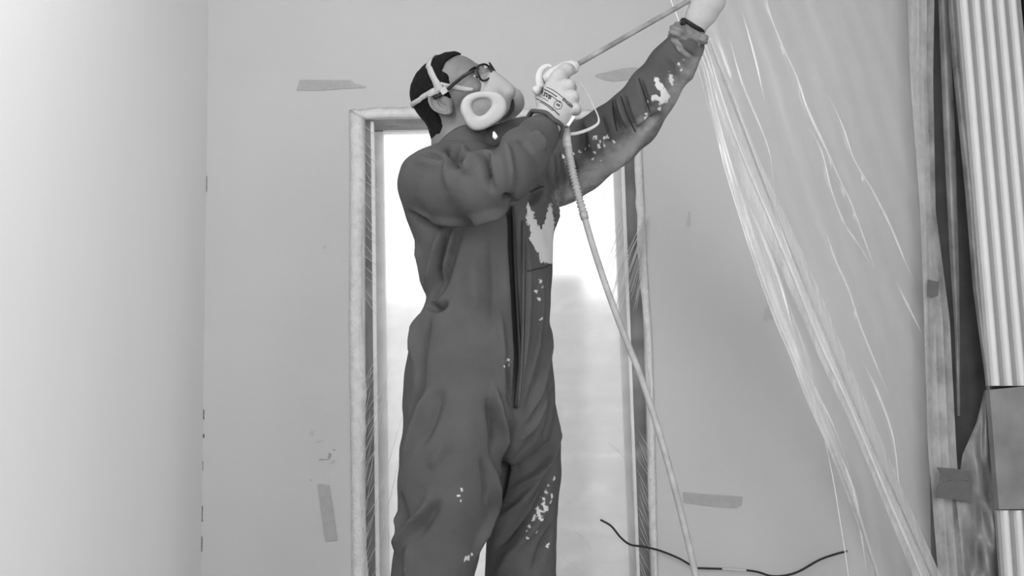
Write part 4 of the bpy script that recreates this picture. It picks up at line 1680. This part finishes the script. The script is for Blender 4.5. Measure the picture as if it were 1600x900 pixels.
# bands over the crown and round the nape join the two sides
def over(px, py, name, wd):
    c0 = hl(-.01, .03, 0)
    p = hit(bvh_head, px, py)
    d1 = nz_(p - c0)
    d2 = nz_(mirror(p) - c0)
    ax = nz_(np.cross(np.cross(d1, d2), d1 + d2))
    nrm = nz_(np.cross(d1, d2))
    rows_ = []
    for t in np.linspace(-.06, 1.06, 25):
        d = nz_(d1 * (1 - t) + d2 * t)
        rr = []
        for e in (-1, 0, 1):
            o_ = c0 + nrm * wd * e
            loc, n_, i_, di = bvh_head.ray_cast(Vector(o_ + d * .25), Vector(-d))
            rr.append(np.array(loc) + d * .003)
        rows_.append(rr)
    V = [q for rr in rows_ for q in rr]
    Fc = [[i * 3 + k, i * 3 + k + 1, i * 3 + k + 4, i * 3 + k + 3] for i in range(len(rows_) - 1) for k in range(2)]
    o = mesh_obj(name, V, Fc, 'strap', resp, True)
    md = o.modifiers.new('t', 'SOLIDIFY'); md.thickness = .003; md.offset = 0


over(670, 104, 'crown_band', .007)
over(656, 156, 'nape_band', .006)
pb = hit(bvh_head, 694, 141, .006)
if pb is not None:
    bm = bmesh.new()
    bmesh.ops.create_cube(bm, size=1)
    for v in bm.verts:
        v.co = Vector(pb + HF * v.co.x * .013 + HU * v.co.y * .012 + HS * v.co.z * .006)
    bmesh.ops.bevel(bm, geom=list(bm.edges), offset=.002, segments=2, affect='EDGES')
    bm_obj('buckle', bm, 'filter', resp)

# small bright spot painted in for daylight through the collar gap
spotp = W(773, 212, 2.96)
tube('gap_light_spot', [W(771.5, 206, 2.83), W(772.5, 210, 2.828), W(774, 214, 2.828), W(773.5, 218, 2.83)], [.002, .0045, .006, .002], 'bright', cov, 10, (CF, .4))

# ------------------------------------------------------------------ airless spray gun with lance and hose
gun = empty('spray_gun', W(870, 150, 2.97), 'airless spray gun with long paint-stained lance held in both gloves', 'spray gun')
gp = lambda x, y, Y=2.975: W(x, y, Y)
tube('grip', catmull([gp(868, 118), gp(872, 140), gp(876, 165), gp(881, 190), gp(883, 202)], 4), [.013] * 12 + [.012] * 3 + [.010] * 2, 'gun', gun, 12, (CF, .75))
tube('gun_head', catmull([gp(850, 126), gp(868, 117), gp(884, 109), gp(897, 103.5), gp(903, 100)], 4), [.010, .014, .017, .019, .020, .020, .020, .020, .020, .019, .018, .017, .016, .014, .012, .010, .0085], 'gun_pale', gun, 14)
tube('hook', catmull([gp(846, 138), gp(842, 124), gp(844, 112), gp(850, 105), gp(857, 102.5), gp(862, 104.5)], 5), np.interp(np.linspace(0, 1, 26), [0, .3, .55, .8, 1], [.011, .0085, .0065, .0045, .0030]), 'gun_pale', gun, 12, (CF, .6))
tube('end_knob', [gp(846, 137), gp(842, 139), gp(838, 141.5), gp(835, 143.5), gp(833.5, 144.5)], [.006, .0105, .012, .0105, .005], 'gun_pale', gun, 14)
Lb, Lm = gp(900, 102), W(1108, -17, 3.0)
Ltip = Lb + (Lm - Lb) * 1.9
tube('lance', [Lb + (Ltip - Lb) * t for t in np.linspace(0, 1, 12)], .0062, 'lance', gun, 12)
tube('nozzle', [Ltip, Ltip + (Ltip - Lb) * .03, Ltip + (Ltip - Lb) * .06], [.011, .012, .006], 'gun', gun, 12)
tube('trigger_guard', catmull([gp(893, 128.5), gp(902, 128), gp(908, 131), (gp(918, 147)), gp(926, 163), gp(934, 180), gp(935.5, 190), gp(931, 196), gp(918, 203), gp(902, 208), gp(886, 210)], 5),
     np.interp(np.linspace(0, 1, 51), [0, .5, .62, .8, 1], [.0015, .0018, .003, .0042, .0042]), 'gun_pale', gun, 8)
tube('trigger', catmull([gp(886, 118, 2.985), gp(892, 135, 2.985), gp(893, 155, 2.985), gp(890, 176, 2.985)], 4), .004, 'gun', gun, 8)
prism('guard_clip', [gp(894, 180, 2.945), gp(899, 182, 2.945), gp(889, 197, 2.945), gp(883, 194, 2.945)], (0, .012, 0), 'bright', gun)
tube('swivel', [gp(882, 200), gp(883, 206), gp(884, 212)], [.012, .013, .010], 'gun', gun, 12)

hose = empty('spray_hose', W(1140, 1230, 2.9) * [1, 1, 0], 'grey paint hose hanging from the spray gun grip', 'hose')
hp = [(884, 212, 2.975), (887, 232, 2.95), (892, 258, 2.93), (901, 295, 2.92), (912, 335, 2.92), (928, 390, 2.92), (948, 450, 2.92), (972, 515, 2.92), (998, 580, 2.92), (1022, 650, 2.91), (1044, 725, 2.90),
      (1065, 805, 2.90), (1088, 905, 2.90), (1108, 1020, 2.90), (1126, 1140, 2.88)]
hq = catmull([W(*p) for p in hp], 6)
hq = np.vstack([hq, catmull([hq[-1], hq[-1] + [.01, -.03, -.10], hq[-1] * [1, 1, 0] + [.06, -.12, .012], hq[-1] * [1, 1, 0] + [.35, -.35, .012], hq[-1] * [1, 1, 0] + [.45, -1.3, .012]], 8)[1:]])
hq[:, 2] = np.maximum(hq[:, 2], .0075)
tube('hose_line', hq, .0076, 'hose', hose, 12)
sp = catmull([W(*p) for p in hp[:5]], 30)
rr = .0085 + .0014 * np.sign(np.sin(np.arange(len(sp)) * 1.5))
rr = np.interp(np.linspace(0, 1, len(sp)), [0, 1], [1.12, 1.0]) * rr
tube('spring_guard', sp, rr, 'hose', hose, 12)
tube('hose_fitting', [W(883, 206, 2.975), W(885, 222, 2.962), W(887, 232, 2.95)], [.0125, .0115, .0105], 'gun_pale', hose, 12)
tube('hose_ferrule', [W(911, 331, 2.92), W(914, 343, 2.92)], [.0105, .0095], 'gun', hose, 12)
